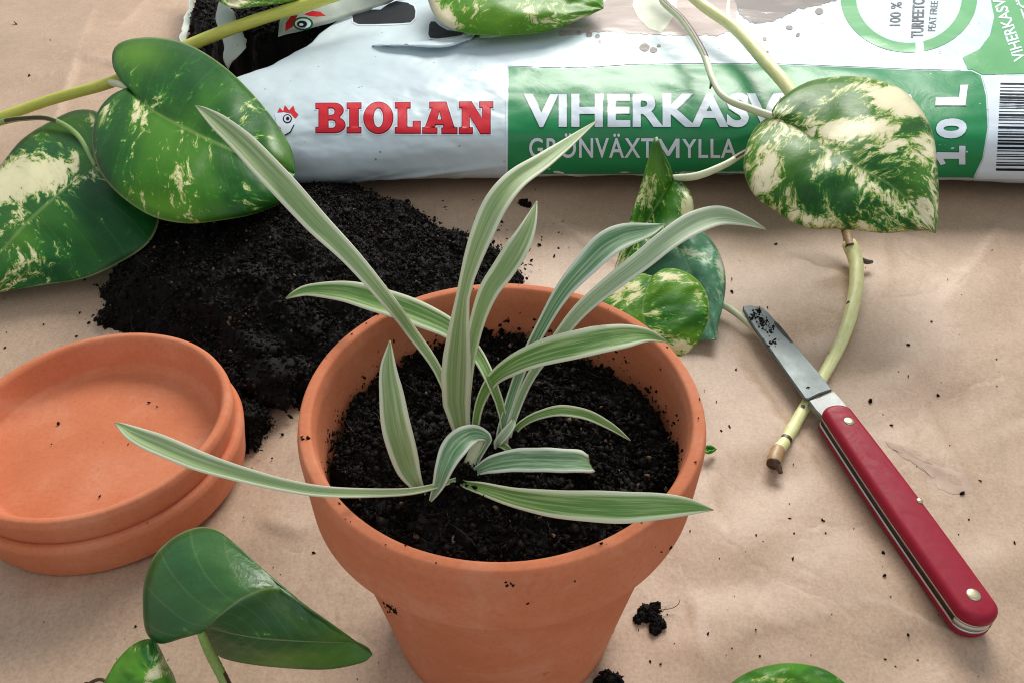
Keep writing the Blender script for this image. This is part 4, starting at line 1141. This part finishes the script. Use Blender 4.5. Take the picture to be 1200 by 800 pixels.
pothos_leaf(cr_, mA,
    [(789, 210, 4.2), (775, 232, 3.6), (757, 262, 2.9), (735, 300, 2.4), (712, 337, 2.0)],
    [(789, 210, 4.2), (786, 198, 4.8), (779, 182, 5.4), (769, 160, 6.0), (761, 182, 5.4), (754, 208, 4.6), (746, 234, 3.9), (738, 258, 3.3), (727, 295, 2.6), (718, 322, 2.2), (712, 337, 2.0)],
    [(789, 210, 4.2), (803, 218, 4.1), (811, 233, 3.9), (812, 252, 3.6), (803, 275, 3.2), (778, 300, 2.8), (745, 322, 2.4), (712, 337, 2.0)],
    blobs=[(770, 180, 14, 22, 0, -.6), (806, 238, 8, 20, 0, .7), (755, 230, 8, 22, 25, .3), (735, 285, 6, 30, 20, .25), (785, 245, 10, 30, 10, -.2)], lime=[(765, 200, 14, 30, 15, .45)], seed=16, bulge=(.25, .3))
tube('petiole', [(764, 327, 2.0), (790, 330, .9), (831, 352, .4), (852, 360, .4), (876, 378, .4), (900, 402, .38), (925, 432, .35), (945, 460, .3)], M_petP, cr_, [7, 8, 8, 8, 8, 8, 8, 8], brown=((.9, 1, 0, 360),))
mC = mat_pothos('pothos_leaf_front', 27, .50, green=(.035, .12, .016), cream=(.80, .76, .46), rough=.45, soft=.6, wrink=.5)
pothos_leaf(cr_, mC,
    [(765, 324, 3.2), (757, 343, 3.1), (753, 366, 2.8), (763, 395, 2.3), (797, 417, 1.6)],
    [(765, 324, 3.2), (750, 321, 3.0), (732, 327, 2.8), (714, 341, 2.6), (702, 360, 2.4), (706, 390, 2.0), (740, 414, 1.6), (797, 417, 1.6)],
    [(765, 324, 3.2), (777, 316, 3.3), (794, 316, 3.3), (813, 325, 3.2), (826, 341, 3.0), (831, 361, 2.8), (828, 381, 2.5), (818, 400, 2.1), (804, 414, 1.7), (797, 417, 1.6)],
    blobs=[(745, 340, 8, 16, 10, .65), (728, 340, 10, 14, 30, .5), (785, 325, 30, 5, 10, .6), (815, 338, 14, 5, 45, .5), (795, 406, 20, 10, 0, .9), (768, 360, 5, 30, 0, .4), (760, 395, 14, 14, 0, .35), (815, 345, 10, 10, 0, .15)], lime=[(805, 325, 26, 10, 10, .6), (805, 400, 24, 16, 0, .85), (735, 350, 20, 30, 0, .5)], seed=19, bulge=(.25, .25))

# lower left cutting
cb_ = empty('pothos_cutting', at(260, 780, 0), 'dark glossy folded pothos leaf at the lower left beside the saucers', 'plant cutting', 'pothos cuttings')
mBL = mat_pothos('pothos_leaf_dark', 31, .13, green=(.052, .135, .048), cream=(.50, .55, .20), rough=.33, soft=2.0, vein=.22, wrink=.7, zamt=.25)
pothos_leaf(cb_, mBL,
    [(234, 741, 3.0), (246, 731, 3.4), (262, 717, 3.7), (290, 698, 3.8), (323, 689, 3.6), (353, 706, 3.2), (383, 728, 2.7), (413, 750, 2.1), (436, 766, 1.5)],
    [(234, 741, 3.0), (212, 747, 2.5), (187, 753, 2.1), (172, 740, 2.1), (168, 710, 2.5), (170, 680, 2.8), (180, 653, 3.0), (200, 632, 3.2), (223, 620, 3.2), (243, 618, 3.2), (263, 627, 3.3), (287, 650, 3.4), (307, 670, 3.45), (323, 688, 3.5), (360, 711, 3.0), (400, 739, 2.3), (436, 766, 1.5)],
    [(234, 741, 3.0), (247, 735, 2.9), (273, 741, 2.6), (307, 747, 2.4), (350, 750, 2.2), (390, 751.5, 1.9), (417, 752, 1.7), (430, 758, 1.6), (436, 766, 1.5)],
    under=[(236, 746, 2.2), (246, 757, 1.4), (262, 770, .9), (300, 778, .7), (350, 782.5, .7), (383, 783, .8), (410, 779, 1.0), (428, 774, 1.3), (436, 767, 1.5)],
    blobs=[(218, 738, 14, 6, 10, 1.1), (345, 722, 26, 3, 12, 1.0), (300, 742, 40, 2, 4, .9), (270, 715, 30, 3, -35, .5), (340, 770, 30, 6, -10, .7), (390, 740, 20, 3, 25, .5)], lime=[(350, 772, 90, 12, -3, .5), (405, 745, 30, 14, 20, .35)], seed=23, bulge=(.45, .30), n=90)
tube('petiole', [(235, 738, 3.0), (239, 748, 2.7), (248, 768, 2.0), (262, 795, 1.2), (275, 822, .6)], M_stemG, cb_, [9, 11, 12, 12, 12], brown=((.45, .9, 100, 190),))
cb2 = empty('pothos_cutting', at(160, 800, 0), 'small pale-striped pothos leaf tip at the bottom left corner with soil specks', 'plant cutting', 'pothos cuttings')
mB2 = mat_pothos('pothos_leaf_small', 37, .40, green=(.045, .16, .035), cream=(.66, .66, .42))
pothos_leaf(cb2, mB2,
    [(150, 850, 1.2), (166, 806, 2.0), (178, 775, 2.2), (181, 749, 2.0)],
    [(150, 850, 1.2), (120, 838, 1.2), (120, 808, 1.4), (133, 780, 1.6), (150, 760, 1.8), (167, 750, 1.9), (181, 749, 2.0)],
    [(150, 850, 1.2), (190, 850, 1.2), (210, 825, 1.2), (204, 794, 1.4), (195, 777, 1.6), (187, 760, 1.8), (181, 749, 2.0)],
    blobs=[(180, 790, 8, 30, 35, 1.0), (160, 760, 10, 6, -20, .3)], seed=29, bulge=(.3, .3))
tube('petiole', [(60, 822, .5), (95, 806, .8), (122, 797, 1.1), (150, 840, 1.2)], M_stemG, cb2, [5, 5, 4, 4], n=30, brown=((.2, .8, 0, 180),))
cb3 = empty('pothos_cutting', at(925, 800, 0), 'green pothos leaf just entering at the bottom edge, below the knife', 'plant cutting', 'pothos cuttings')
mB3 = mat_pothos('pothos_leaf_bottom', 41, .40, green=(.020, .12, .016), cream=(.50, .58, .16))
pothos_leaf(cb3, mB3,
    [(850, 830, 1.2), (900, 812, 1.6), (950, 810, 1.6), (1003, 816, 1.1)],
    [(850, 830, 1.2), (845, 812, 1.3), (860, 798, 1.4), (880, 786, 1.5), (905, 779, 1.6), (930, 777, 1.6), (960, 782, 1.5), (985, 796, 1.3), (1003, 816, 1.1)],
    [(850, 830, 1.2), (870, 858, .9), (930, 862, .8), (980, 842, .8), (1003, 816, 1.1)],
    blobs=[(935, 797, 22, 4, 5, .6), (890, 796, 16, 4, -10, .4)], lime=[(930, 800, 50, 14, 0, .5)], seed=31, bulge=(.25, .25))

# ------------------------------------------------------------------ spider plant
crown = at(548, 556, 7.9)
sp_ = empty('spider_plant', crown, 'young spider plant with pale striped arching leaves in the terracotta pot', 'spider plant')
MS = [mat_strap('striped_leaf_sage', 1, (.31, .44, .18), (.50, .60, .33), pale_amt=.7), mat_strap('striped_leaf_green', 2, (.17, .34, .08), (.36, .50, .19), (.80, .83, .60), .3),
      mat_strap('striped_leaf_pale', 3, (.33, .47, .26), (.56, .66, .44), (.82, .86, .70), .9), mat_strap('striped_leaf_blue', 4, (.15, .32, .15), (.40, .56, .36), (.80, .86, .72), .55)]
def strap(pts, mat, fold=.16, tilt=0, wscale=1.0, n=64, m=9, twist=None, label=None, blunt=False):
    """pts: (px, py, height, width px) from base to tip"""
    P = np.array([(*at(a, b, h), w) for a, b, h, w in pts])
    R = catmull(P, n); C3 = R[:, :3]
    T = np.gradient(C3, axis=0); T /= np.linalg.norm(T, axis=1)[:, None]
    V, UV = [], []
    for i in range(n):
        u = i / (n - 1)
        vd = C3[i] - CAM; vd /= np.linalg.norm(vd)
        nrm0 = -vd * .8 + np.array([0, 0, .35])          # faces mostly up and towards the room
        w = np.cross(T[i], nrm0); w /= np.linalg.norm(w) + 1e-9
        nn = np.cross(w, T[i])
        if nn.dot(nrm0) < 0: nn = -nn
        a = math.radians(tilt if twist is None else np.interp(u, [0, 1], twist))
        w, nn = w * math.cos(a) + nn * math.sin(a), nn * math.cos(a) - w * math.sin(a)
        hw = max(.004, R[i, 3]) * depth(C3[i]) / FOC / 2 * wscale / max(.6, math.cos(a))
        for j in range(m):
            v = -1 + 2 * j / (m - 1)
            edge = 1 + .02 * math.sin(u * 26 + v * 2)
            lift = (abs(v) ** 1.3 - .5) * fold * hw * 2 + .03 * hw * math.sin(v * 9)
            V.append(C3[i] + w * (v * hw * edge) + nn * lift); UV.append((u, v))
    o = link_mesh('leaf', V, grid_faces(n, m), mat, sp_, uv=UV)
    me = o.data
    md = o.modifiers.new('thickness', 'SOLIDIFY'); md.thickness = .00035; md.offset = 0
    return o
# long one to the upper left
strap([(538, 520, 8.2, 8), (530, 480, 9.0, 8), (513, 433, 10.0, 10), (483, 390, 11.0, 13), (454, 352, 12.6, 16), (411, 301, 13.6, 21), (369, 259, 14.0, 27), (326, 212, 14.6, 30), (288, 172, 14.8, 27), (258, 145, 14.8, 20), (240, 131, 14.7, 10), (229, 124, 14.6, 1)], MS[0], fold=.2, tilt=8)
# left, low behind
strap([(592, 520, 8.1, 8), (589, 486, 8.8, 9), (578, 452, 9.8, 12), (558, 414, 10.2, 16), (530, 388, 10.6, 24), (496, 371, 10.7, 31), (449, 354, 10.6, 33), (403, 342, 10.4, 27), (364, 340, 10.1, 15), (345, 345, 10.0, 8), (335, 350, 9.9, 1)], MS[1], fold=.15, tilt=-12)
# middle, tall with waist
strap([(545, 545, 8.0, 8), (540, 505, 8.5, 18), (534, 468, 9.6, 31), (535, 432, 10.8, 34), (537, 401, 11.8, 28), (540, 365, 12.9, 19), (544, 340, 13.5, 15), (552, 310, 14.2, 20), (564, 276, 14.9, 26), (581, 240, 15.4, 29), (606, 210, 15.6, 26), (640, 187, 15.5, 21), (672, 163, 15.2, 12), (699, 142, 14.9, 1)], MS[0], fold=.22, twist=(-5, 20))
strap([(552, 540, 8.0, 8), (546, 490, 8.8, 9), (548, 440, 10.2, 12), (553, 405, 11.2, 15), (562, 370, 12.1, 19), (574, 340, 12.8, 24), (590, 317, 13.2, 28), (606, 293, 13.6, 28), (620, 264, 13.9, 17), (629, 236, 14.1, 1)], MS[0], fold=.24, tilt=10)
# right pair
strap([(583, 525, 8.0, 8), (590, 495, 8.6, 10), (612, 430, 10.2, 12), (640, 374, 11.6, 15), (661, 340, 12.4, 20), (683, 314, 12.9, 26), (707, 290, 13.2, 31), (732, 276, 13.2, 28), (759, 270, 12.9, 17), (779, 263, 12.7, 1)], MS[3], fold=.18, tilt=-8)
strap([(592, 525, 8.0, 7), (602, 488, 8.6, 9), (620, 445, 9.6, 10), (649, 403, 10.7, 13), (678, 366, 11.6, 17), (712, 336, 12.3, 20), (751, 306, 12.9, 23), (781, 282, 13.2, 25), (815, 261, 13.2, 27), (844, 253, 12.9, 23), (874, 259, 12.4, 11), (898, 269, 12.0, 1)], MS[2], fold=.18, tilt=-8)
# arching forward right
strap([(556, 505, 8.2, 8), (562, 474, 9.0, 11), (577, 446, 9.9, 17), (605, 426, 10.8, 27), (646, 411, 11.4, 34), (691, 401, 11.6, 36), (731, 394, 11.4, 31), (760, 393, 11.1, 16), (783, 401, 10.8, 1)], MS[1], fold=.16, tilt=10)
strap([(600, 510, 8.1, 6), (611, 497, 8.5, 8), (632, 486, 8.9, 10), (660, 481, 9.1, 13), (691, 487, 8.9, 12), (718, 501, 8.6, 8), (739, 516, 8.3, 1)], MS[1], fold=.2)
# little curled one
strap([(588, 528, 8.0, 5), (582, 521, 8.3, 8), (592, 508, 8.6, 11), (600, 497, 8.7, 8), (601, 490, 8.6, 2)], MS[2], fold=.3, n=24)
strap([(578, 518, 8.0, 5), (590, 522, 8.3, 8), (598, 528, 8.2, 6), (605, 532, 8.0, 1)], MS[1], fold=.2, n=20)
# blunt folded one
strap([(550, 560, 8.1, 5), (560, 551, 8.4, 12), (580, 543, 8.7, 23), (610, 539, 8.9, 29), (640, 539, 9.0, 30), (670, 540, 8.9, 29), (684, 541, 8.7, 28), (692, 543, 8.4, 22)], MS[3], fold=.12, tilt=8)
# big front right
strap([(536, 560, 8.1, 5), (545, 567, 8.3, 9), (565, 572, 8.6, 15), (610, 584, 9.2, 25), (664, 591, 9.8, 34), (722, 594, 10.2, 37), (772, 593, 10.3, 31), (808, 593, 10.2, 19), (836, 597, 10.1, 1)], MS[1], fold=.10, tilt=-4)
# far left
strap([(540, 560, 8.2, 5), (495, 573, 8.8, 8), (452, 577, 9.4, 10), (385, 576, 10.2, 13), (332, 568, 10.5, 15), (280, 555, 10.6, 19), (227, 538, 10.3, 24), (184, 520, 9.9, 25), (157, 508, 9.6, 18), (142, 499, 9.4, 8), (134, 495, 9.3, 1)], MS[0], fold=.2, tilt=-6)
# short upright left
strap([(512, 575, 8.0, 4), (498, 577, 8.2, 6), (488, 567, 8.5, 16), (477, 545, 9.0, 29), (466, 509, 9.9, 34), (459, 468, 10.8, 29), (455, 432, 11.5, 19), (457, 399, 12.1, 1)], MS[0], fold=.18, tilt=-10)
# small arching centre
strap([(550, 555, 8.0, 6), (568, 525, 8.6, 5), (572, 513, 8.9, 9), (554, 508, 9.1, 22), (534, 522, 9.2, 30), (521, 547, 9.0, 22), (513, 570, 8.6, 13), (502, 591, 8.2, 1)], MS[3], fold=.22)
tube('crown', [(545, 566, 7.6), (548, 552, 8.0), (556, 530, 8.4), (566, 512, 8.7)], M_petP, sp_, [16, 17, 14, 8], n=20)
tube('crown', [(592, 536, 7.6), (590, 524, 8.0), (592, 512, 8.4)], M_petP, sp_, [12, 12, 8], n=14)

# ------------------------------------------------------------------ pocket knife
M_kred = plain('red_handle', (.285, .009, .028), .5, 0, .22, .0)
def mat_steel(name, c=(.19, .215, .215), rough=.5):
    m, nt, b = new_mat(name)
    p = geo_pos(nt)
    n = noise(nt, 60, 5, .65, p); f = noise(nt, 900, 3, .6, p)
    r = ramp(nt, [(.3, tuple(k * .7 for k in c)), (.7, c)], n.outputs[0])
    L(nt, r.outputs[0], b.inputs['Base Color']); b.inputs['Metallic'].default_value = .85
    rr = ramp(nt, [(.3, (rough * .8,) * 3), (.7, (rough * 1.3,) * 3)], n.outputs[0]); L(nt, rr.outputs[0], b.inputs['Roughness'])
    bump(nt, b, f.outputs[0], .15, .0002)
    return m
M_steel = mat_steel('blade_steel'); M_liner = mat_steel('liner_steel', (.68, .66, .60), .25)
M_brass = mat_steel('rivet_brass', (.62, .55, .36), .3)
M_slot = plain('slot_black', (.012, .012, .014), .6)

TH = 1.15
A_ = at(976, 474, TH); B_ = at(1158, 728, TH)
ax = (B_ - A_); ax[2] = 0; KL = np.linalg.norm(ax); ax /= KL
ay = np.array([-ax[1], ax[0], 0.0])          # across
if ay[0] < 0: ay = -ay                       # +y = right side in the picture
KO = np.array([A_[0], A_[1], 0])
def kn(x, y, z): return KO + ax * x + ay * y + np.array([0, 0, z])
knife = empty('pocket_knife', kn(KL / 2, 0, 0), 'open folding pocket knife with red handle and soil on its blade', 'knife')
def outline(w0, w1, r_in=0, n=14):
    """handle plan, slightly wider in the middle, round ends"""
    pts = []
    hw = lambda x: (w0 + (w1 - w0) * x / KL) / 2 + .07 * math.sin(math.pi * x / KL)
    r0, r1 = hw(0), hw(KL)
    xs = np.linspace(r0 * .75, KL - r1 * .85, 26)
    for x in xs: pts.append((x, hw(x)))
    for t in np.linspace(80, -80, n): pts.append((KL - r1 * .85 + r1 * .85 * math.cos(math.radians(t)), hw(KL - r1) * math.sin(math.radians(t)) / math.sin(math.radians(80)) * .985))
    for x in xs[::-1]: pts.append((x, -hw(x)))
    for t in np.linspace(-100, -260, n): pts.append((r0 * .75 + r0 * .75 * math.cos(math.radians(t)), hw(r0) * math.sin(math.radians(t)) / math.sin(math.radians(80)) * .985))
    return np.array(pts)
def slab(name, pts, layers, mat, par, smooth=True):
    """layers: (z, inset)"""
    c = pts.mean(0); V = []; n = len(pts)
    nx = np.roll(pts, -1, 0) - np.roll(pts, 1, 0); nrm = np.stack([nx[:, 1], -nx[:, 0]], 1); nrm /= np.linalg.norm(nrm, axis=1)[:, None] + 1e-9
    if ((pts - c) * nrm).sum() < 0: nrm = -nrm
    for z, ins in layers:
        q = pts - nrm * ins
        for a, b in q: V.append(kn(a, b, z))
    F = []
    for k in range(len(layers) - 1):
        for i in range(n): F.append((k * n + i, k * n + (i + 1) % n, (k + 1) * n + (i + 1) % n, (k + 1) * n + i))
    F.append(tuple(range(n))[::-1]); F.append(tuple(range((len(layers) - 1) * n, len(layers) * n)))
    o = link_mesh(name, V, F, mat, par, smooth)
    bm = bmesh.new(); bm.from_mesh(o.data); bmesh.ops.recalc_face_normals(bm, faces=bm.faces); bm.to_mesh(o.data); bm.free()
    return o
KW0, KW1 = 1.20, 1.36
pl = outline(KW0, KW1)
Z0 = .10
def rnd(z0, z1, r, top=True):
    L_ = [(z0, 0)]
    for t in np.linspace(0, 85, 7): L_.append((z1 - r + r * math.sin(math.radians(t)), r * (1 - math.cos(math.radians(t)))))
    return L_
slab('handle_scale', pl, [(Z0 + (1.17 - z) * 1.0 - .0, i) for z, i in rnd(.86, 1.17, .24)][::-1], M_kred, knife)
slab('handle_scale', pl, [(Z0 + z, i) for z, i in rnd(.80, 1.17, .26)], M_kred, knife)
slab('liner', pl * 1.0, [(Z0 + .325, .015), (Z0 + .425, .015)], M_liner, knife)
slab('liner', pl * 1.0, [(Z0 + .685, .015), (Z0 + .795, .015)], M_liner, knife)
slab('spring_gap', pl, [(Z0 + .428, .045), (Z0 + .682, .045)], M_slot, knife)
slab('back_spring', np.array([(a, b) for a, b in pl if b > .25]), [(Z0 + .429, .02), (Z0 + .681, .02)], M_liner, knife)
slab('end_spacer', np.array([(a, b) for a, b in pl if a > KL - .62]), [(Z0 + .430, .025), (Z0 + .680, .025)], M_liner, knife)
def rivet(x, y, r):
    n = 28; V = []
    for k, (rr, z) in enumerate(((1.18, 1.168), (1.18, 1.150), (1.0, 1.150), (1.0, 1.182), (.85, 1.200), (.4, 1.212))):
        for i in range(n):
            a = 2 * math.pi * i / n; V.append(kn(x + r * rr * math.cos(a), y + r * rr * math.sin(a), Z0 + z))
    V = V[2 * n:]
    F = []
    for k in range(3):
        for i in range(n): F.append((k * n + i, k * n + (i + 1) % n, (k + 1) * n + (i + 1) % n, (k + 1) * n + i))
    F.append(tuple(range(3 * n, 4 * n)))
    link_mesh('rivet', V, F, M_brass, knife)
def kinv(px, py, z):
    p = at(px, py, z) - KO
    return p.dot(ax), p.dot(ay)
for (a, b, r) in ((995, 493, .205), (1078, 586, .115), (1141, 696, .225)):
    x_, y_ = kinv(a, b, Z0 + 1.18); rivet(x_, min(y_, .62), r)
# blade
ZB = Z0 + .54
bl = np.array([kinv(a, b, ZB + .1) for a, b in ((943, 466), (922, 437), (901, 407), (884, 384), (875, 369), (870.5, 362), (871, 358.5), (878, 357), (892, 359), (900, 365), (908, 374), (931, 401), (950, 424), (969, 447), (975, 456), (960, 461), (948, 467))])
blade = slab('blade', bl, [(ZB - .10, .10), (ZB - .04, .0), (ZB + .05, .0), (ZB + .10, .05)], M_steel, knife, smooth=False)
tang = np.array([kinv(a, b, ZB + .12) for a, b in ((948, 469), (960, 465), (974, 459), (978, 459), (990, 472), (1000, 490), (985, 500), (968, 492), (956, 480))])
slab('tang', tang, [(ZB - .15, .0), (ZB + .10, .0), (ZB + .13, .03)], mat_steel('tang_steel', (.27, .285, .28), .45), knife, smooth=False)
nick = np.array([kinv(a, b, ZB + .10) for a, b in ((907, 376), (912, 379), (922, 391), (930, 402), (926, 401), (915, 390), (908, 381))])
slab('nail_nick', nick, [(ZB + .1015, 0), (ZB + .104, 0)], M_slot, blade, smooth=False)
# soil stuck to the blade
rng = np.random.default_rng(3)
cen, rad = [], []
for (a, b, s_, k_) in ((885, 369, 5, 46), (893, 378, 6, 60), (902, 385, 6, 46), (890, 364, 4, 26), (905, 400, 6, 22), (881, 372, 3, 18), (947, 455, 3, 5)):
    for _ in range(k_):
        t = rng.normal(0, 1, 2) * s_ * .5
        p = at(a + t[0], b + t[1], ZB + .115); cen.append(p); rad.append(rng.uniform(.012, .05))
v, f, t = crumbs(np.array(cen), np.array(rad), rng); v[:, 2] = np.maximum(v[:, 2], ZB + .09)
v[:, 2] = ZB + .10 + (v[:, 2] - ZB - .10) * .6
o = link_mesh('stuck_soil', v, f, M_soil, knife, smooth=False, attrs={'tint': t * .7}); o['kind'] = 'stuff'

# ------------------------------------------------------------------ crumbs and clumps on the paper
def paper_pt(a, b, r): 
    w = at(a, b, 0); w[2] = max(PZ(w[0], w[1]), -.2) + r * .5; return w
rng = np.random.default_rng(17)
spots = [(18, 27, 3.5), (35, 90, 2), (55, 112, 2), (52, 382, 2), (6, 408, 2.5), (60, 50, 2), (628, 257, 2), (632, 284, 3.5), (620, 265, 2), (655, 270, 2), (858, 325, 3.5), (858, 339, 2.5), (910, 283, 2), (940, 432, 2), (862, 433, 2.5),
         (925, 590, 2), (963, 610, 2.5), (965, 611, 2), (1033, 650, 3.5), (928, 657, 4), (930, 626, 2), (967, 626, 2), (1032, 668, 2.5), (1034, 679, 3), (1063, 444, 2.5), (1019, 470, 3.5), (1065, 403, 2.5), (1092, 376, 2), (1150, 560, 3), (1127, 577, 3),
         (1189, 636, 2.5), (1136, 607, 2), (930, 543, 2.5), (718, 737, 3.5), (782, 719, 2), (828, 747, 2.5), (774, 778, 3), (762, 775, 2), (697, 772, 2), (925, 608, 2), (885, 630, 2), (855, 500, 2), (840, 470, 2), (860, 700, 2), (1064, 745, 2.5),
         (367, 645, 2.5), (330, 505, 3), (318, 533, 2.5), (690, 500, .1), (660, 345, 2.5), (900, 358, 2.5), (1110, 330, 2), (1168, 420, 2), (1100, 460, 2), (1045, 497, 2.5), (1010, 560, 2), (1000, 620, 2), (890, 770, 2), (1100, 720, 2),
         (140, 375, 3), (105, 380, 2.5), (90, 395, 2), (150, 395, 3), (170, 392, 3.5), (100, 330, 2.5), (110, 318, 2)]
cen, rad = [], []
for a, b, r in spots:
    w = at(a, b, 0); r_ = r * depth(w) / FOC * .62; cen.append(paper_pt(a, b, r_)); rad.append(r_)
for _ in range(170):
    a, b = rng.uniform(0, 1200), rng.uniform(220, 800); r_ = rng.uniform(.012, .035); cen.append(paper_pt(a, b, r_)); rad.append(r_)
for _ in range(90):      # grains thrown from the heap
    a, b = rng.normal(560, 60), rng.normal(285, 28); r_ = rng.uniform(.02, .07); cen.append(paper_pt(a, b, r_)); rad.append(r_)
v, f, t = crumbs(np.array(cen), np.array(rad), rng)
o = rebase(link_mesh('soil_crumbs', v, f, M_soil, smooth=False, attrs={'tint': t * .8}))
tag(o, 'tiny dark soil crumbs scattered across the brown paper', 'soil crumbs', kind='stuff')
# grains in the upper saucer and on the bag
cen, rad = [], []
for a, b, r in ((175, 471, 2.2), (184, 476, 2.2), (68, 496, 3), (115, 549, 1.6), (117, 581, 2.2), (150, 520, 1.4), (60, 520, 1.3)):
    w = at(a, b, 1.52); cen.append(w); rad.append(r * depth(w) / FOC * .6)
v, f, t = crumbs(np.array(cen), np.array(rad), rng)
o = rebase(link_mesh('soil_grains', v, f, M_soil, smooth=False, attrs={'tint': t * .6}))
tag(o, 'few dark soil grains lying in the upper saucer', 'soil crumbs', kind='stuff')

def clump(a, b, label, bits, seed, fib=0, group='soil clumps on the paper'):
    rng = np.random.default_rng(seed); parts = []
    for (dx, dy, r) in bits:
        w = at(a + dx, b + dy, 0); w[2] = max(PZ(w[0], w[1]), -.1) + r * .55
        vv, ff, tt = blob(w, r, seed + dx * .1, .6, .7); parts.append((vv, ff, tt))
        c = np.array([w + rng.normal(0, r * .6, 3) * np.array([1, 1, .5]) for _ in range(26)]); c[:, 2] = np.maximum(c[:, 2], -.05)
        parts.append(crumbs(c, rng.uniform(.025, .085, 26), rng))
    if fib:
        s = [at(a + rng.uniform(-14, 14), b + rng.uniform(-10, 10), .25) for _ in range(fib)]
        parts.append(fibers(s, rng.uniform(.3, .8, fib), rng, .013))
    V, F, T = join(parts)
    o = rebase(link_mesh('soil_clump', V, F, M_soil, smooth=False, attrs={'tint': T * .8}))
    return tag(o, label, 'soil clump', group)
clump(763, 725, 'ragged soil clump with a stray root fibre, right of the pot', [(-5, -7, .17), (5, -12, .12), (-16, 1, .07), (7, 3, .12), (5, 13, .12), (0, -2, .12), (11, 8, .08), (-9, -2, .12)], 51, 8)
clump(712, 798, 'soil clump cut by the bottom edge, right of the pot base', [(0, 0, .22), (8, 3, .17), (-8, 4, .14)], 52, 3)
clump(613, 239, 'lone crumb of soil in front of the green part of the bag', [(0, 0, .16), (6, 2, .10)], 53, 1)
clump(604, 324, 'small soil crumb at the heap edge just behind the pot rim', [(0, 0, .16), (5, 1, .11)], 54, 1)
fib_ = tube('root_fibre', [(772, 714, .15), (782, 713, .12), (790, 711, .14), (795, 707, .25), (797, 702, .35)], mat_stem('root_fibre', (.16, .10, .05), (.30, .2, .11)), None, [1.6, 1.4, 1.2, 1.0, .7], n=24, seg=6)
tag(rebase(fib_), 'thin curved root fibre poking from the clump right of the pot', 'root fibre')
tw = tube('wood_splinter', [(940, 705, .08), (943, 708, .1), (946, 711, .08)], mat_stem('wood_splinter', (.10, .06, .03), (.22, .14, .08)), None, [3, 3.6, 2.5], n=10, seg=6)
tag(rebase(tw), 'tiny wood splinter lying on the paper left of the handle end', 'splinter')
# leaf scrap by the pot
sc_l = empty('leaf_scrap', at(834, 526, 0), 'tiny green leaf scrap on the paper, right beside the pot', 'leaf scrap')
ml = mat_pothos('leaf_scrap_green', 50, .5, green=(.06, .2, .02))
pothos_leaf(sc_l, ml, [(824, 527, .3), (832, 526, .3), (840, 526, .2)], [(824, 527, .3), (828, 522, .35), (834, 522, .3), (840, 526, .2)], [(824, 527, .3), (828, 531, .3), (834, 530, .25), (840, 526, .2)], n=14, m=5, bulge=(.05, .05), name='blade')
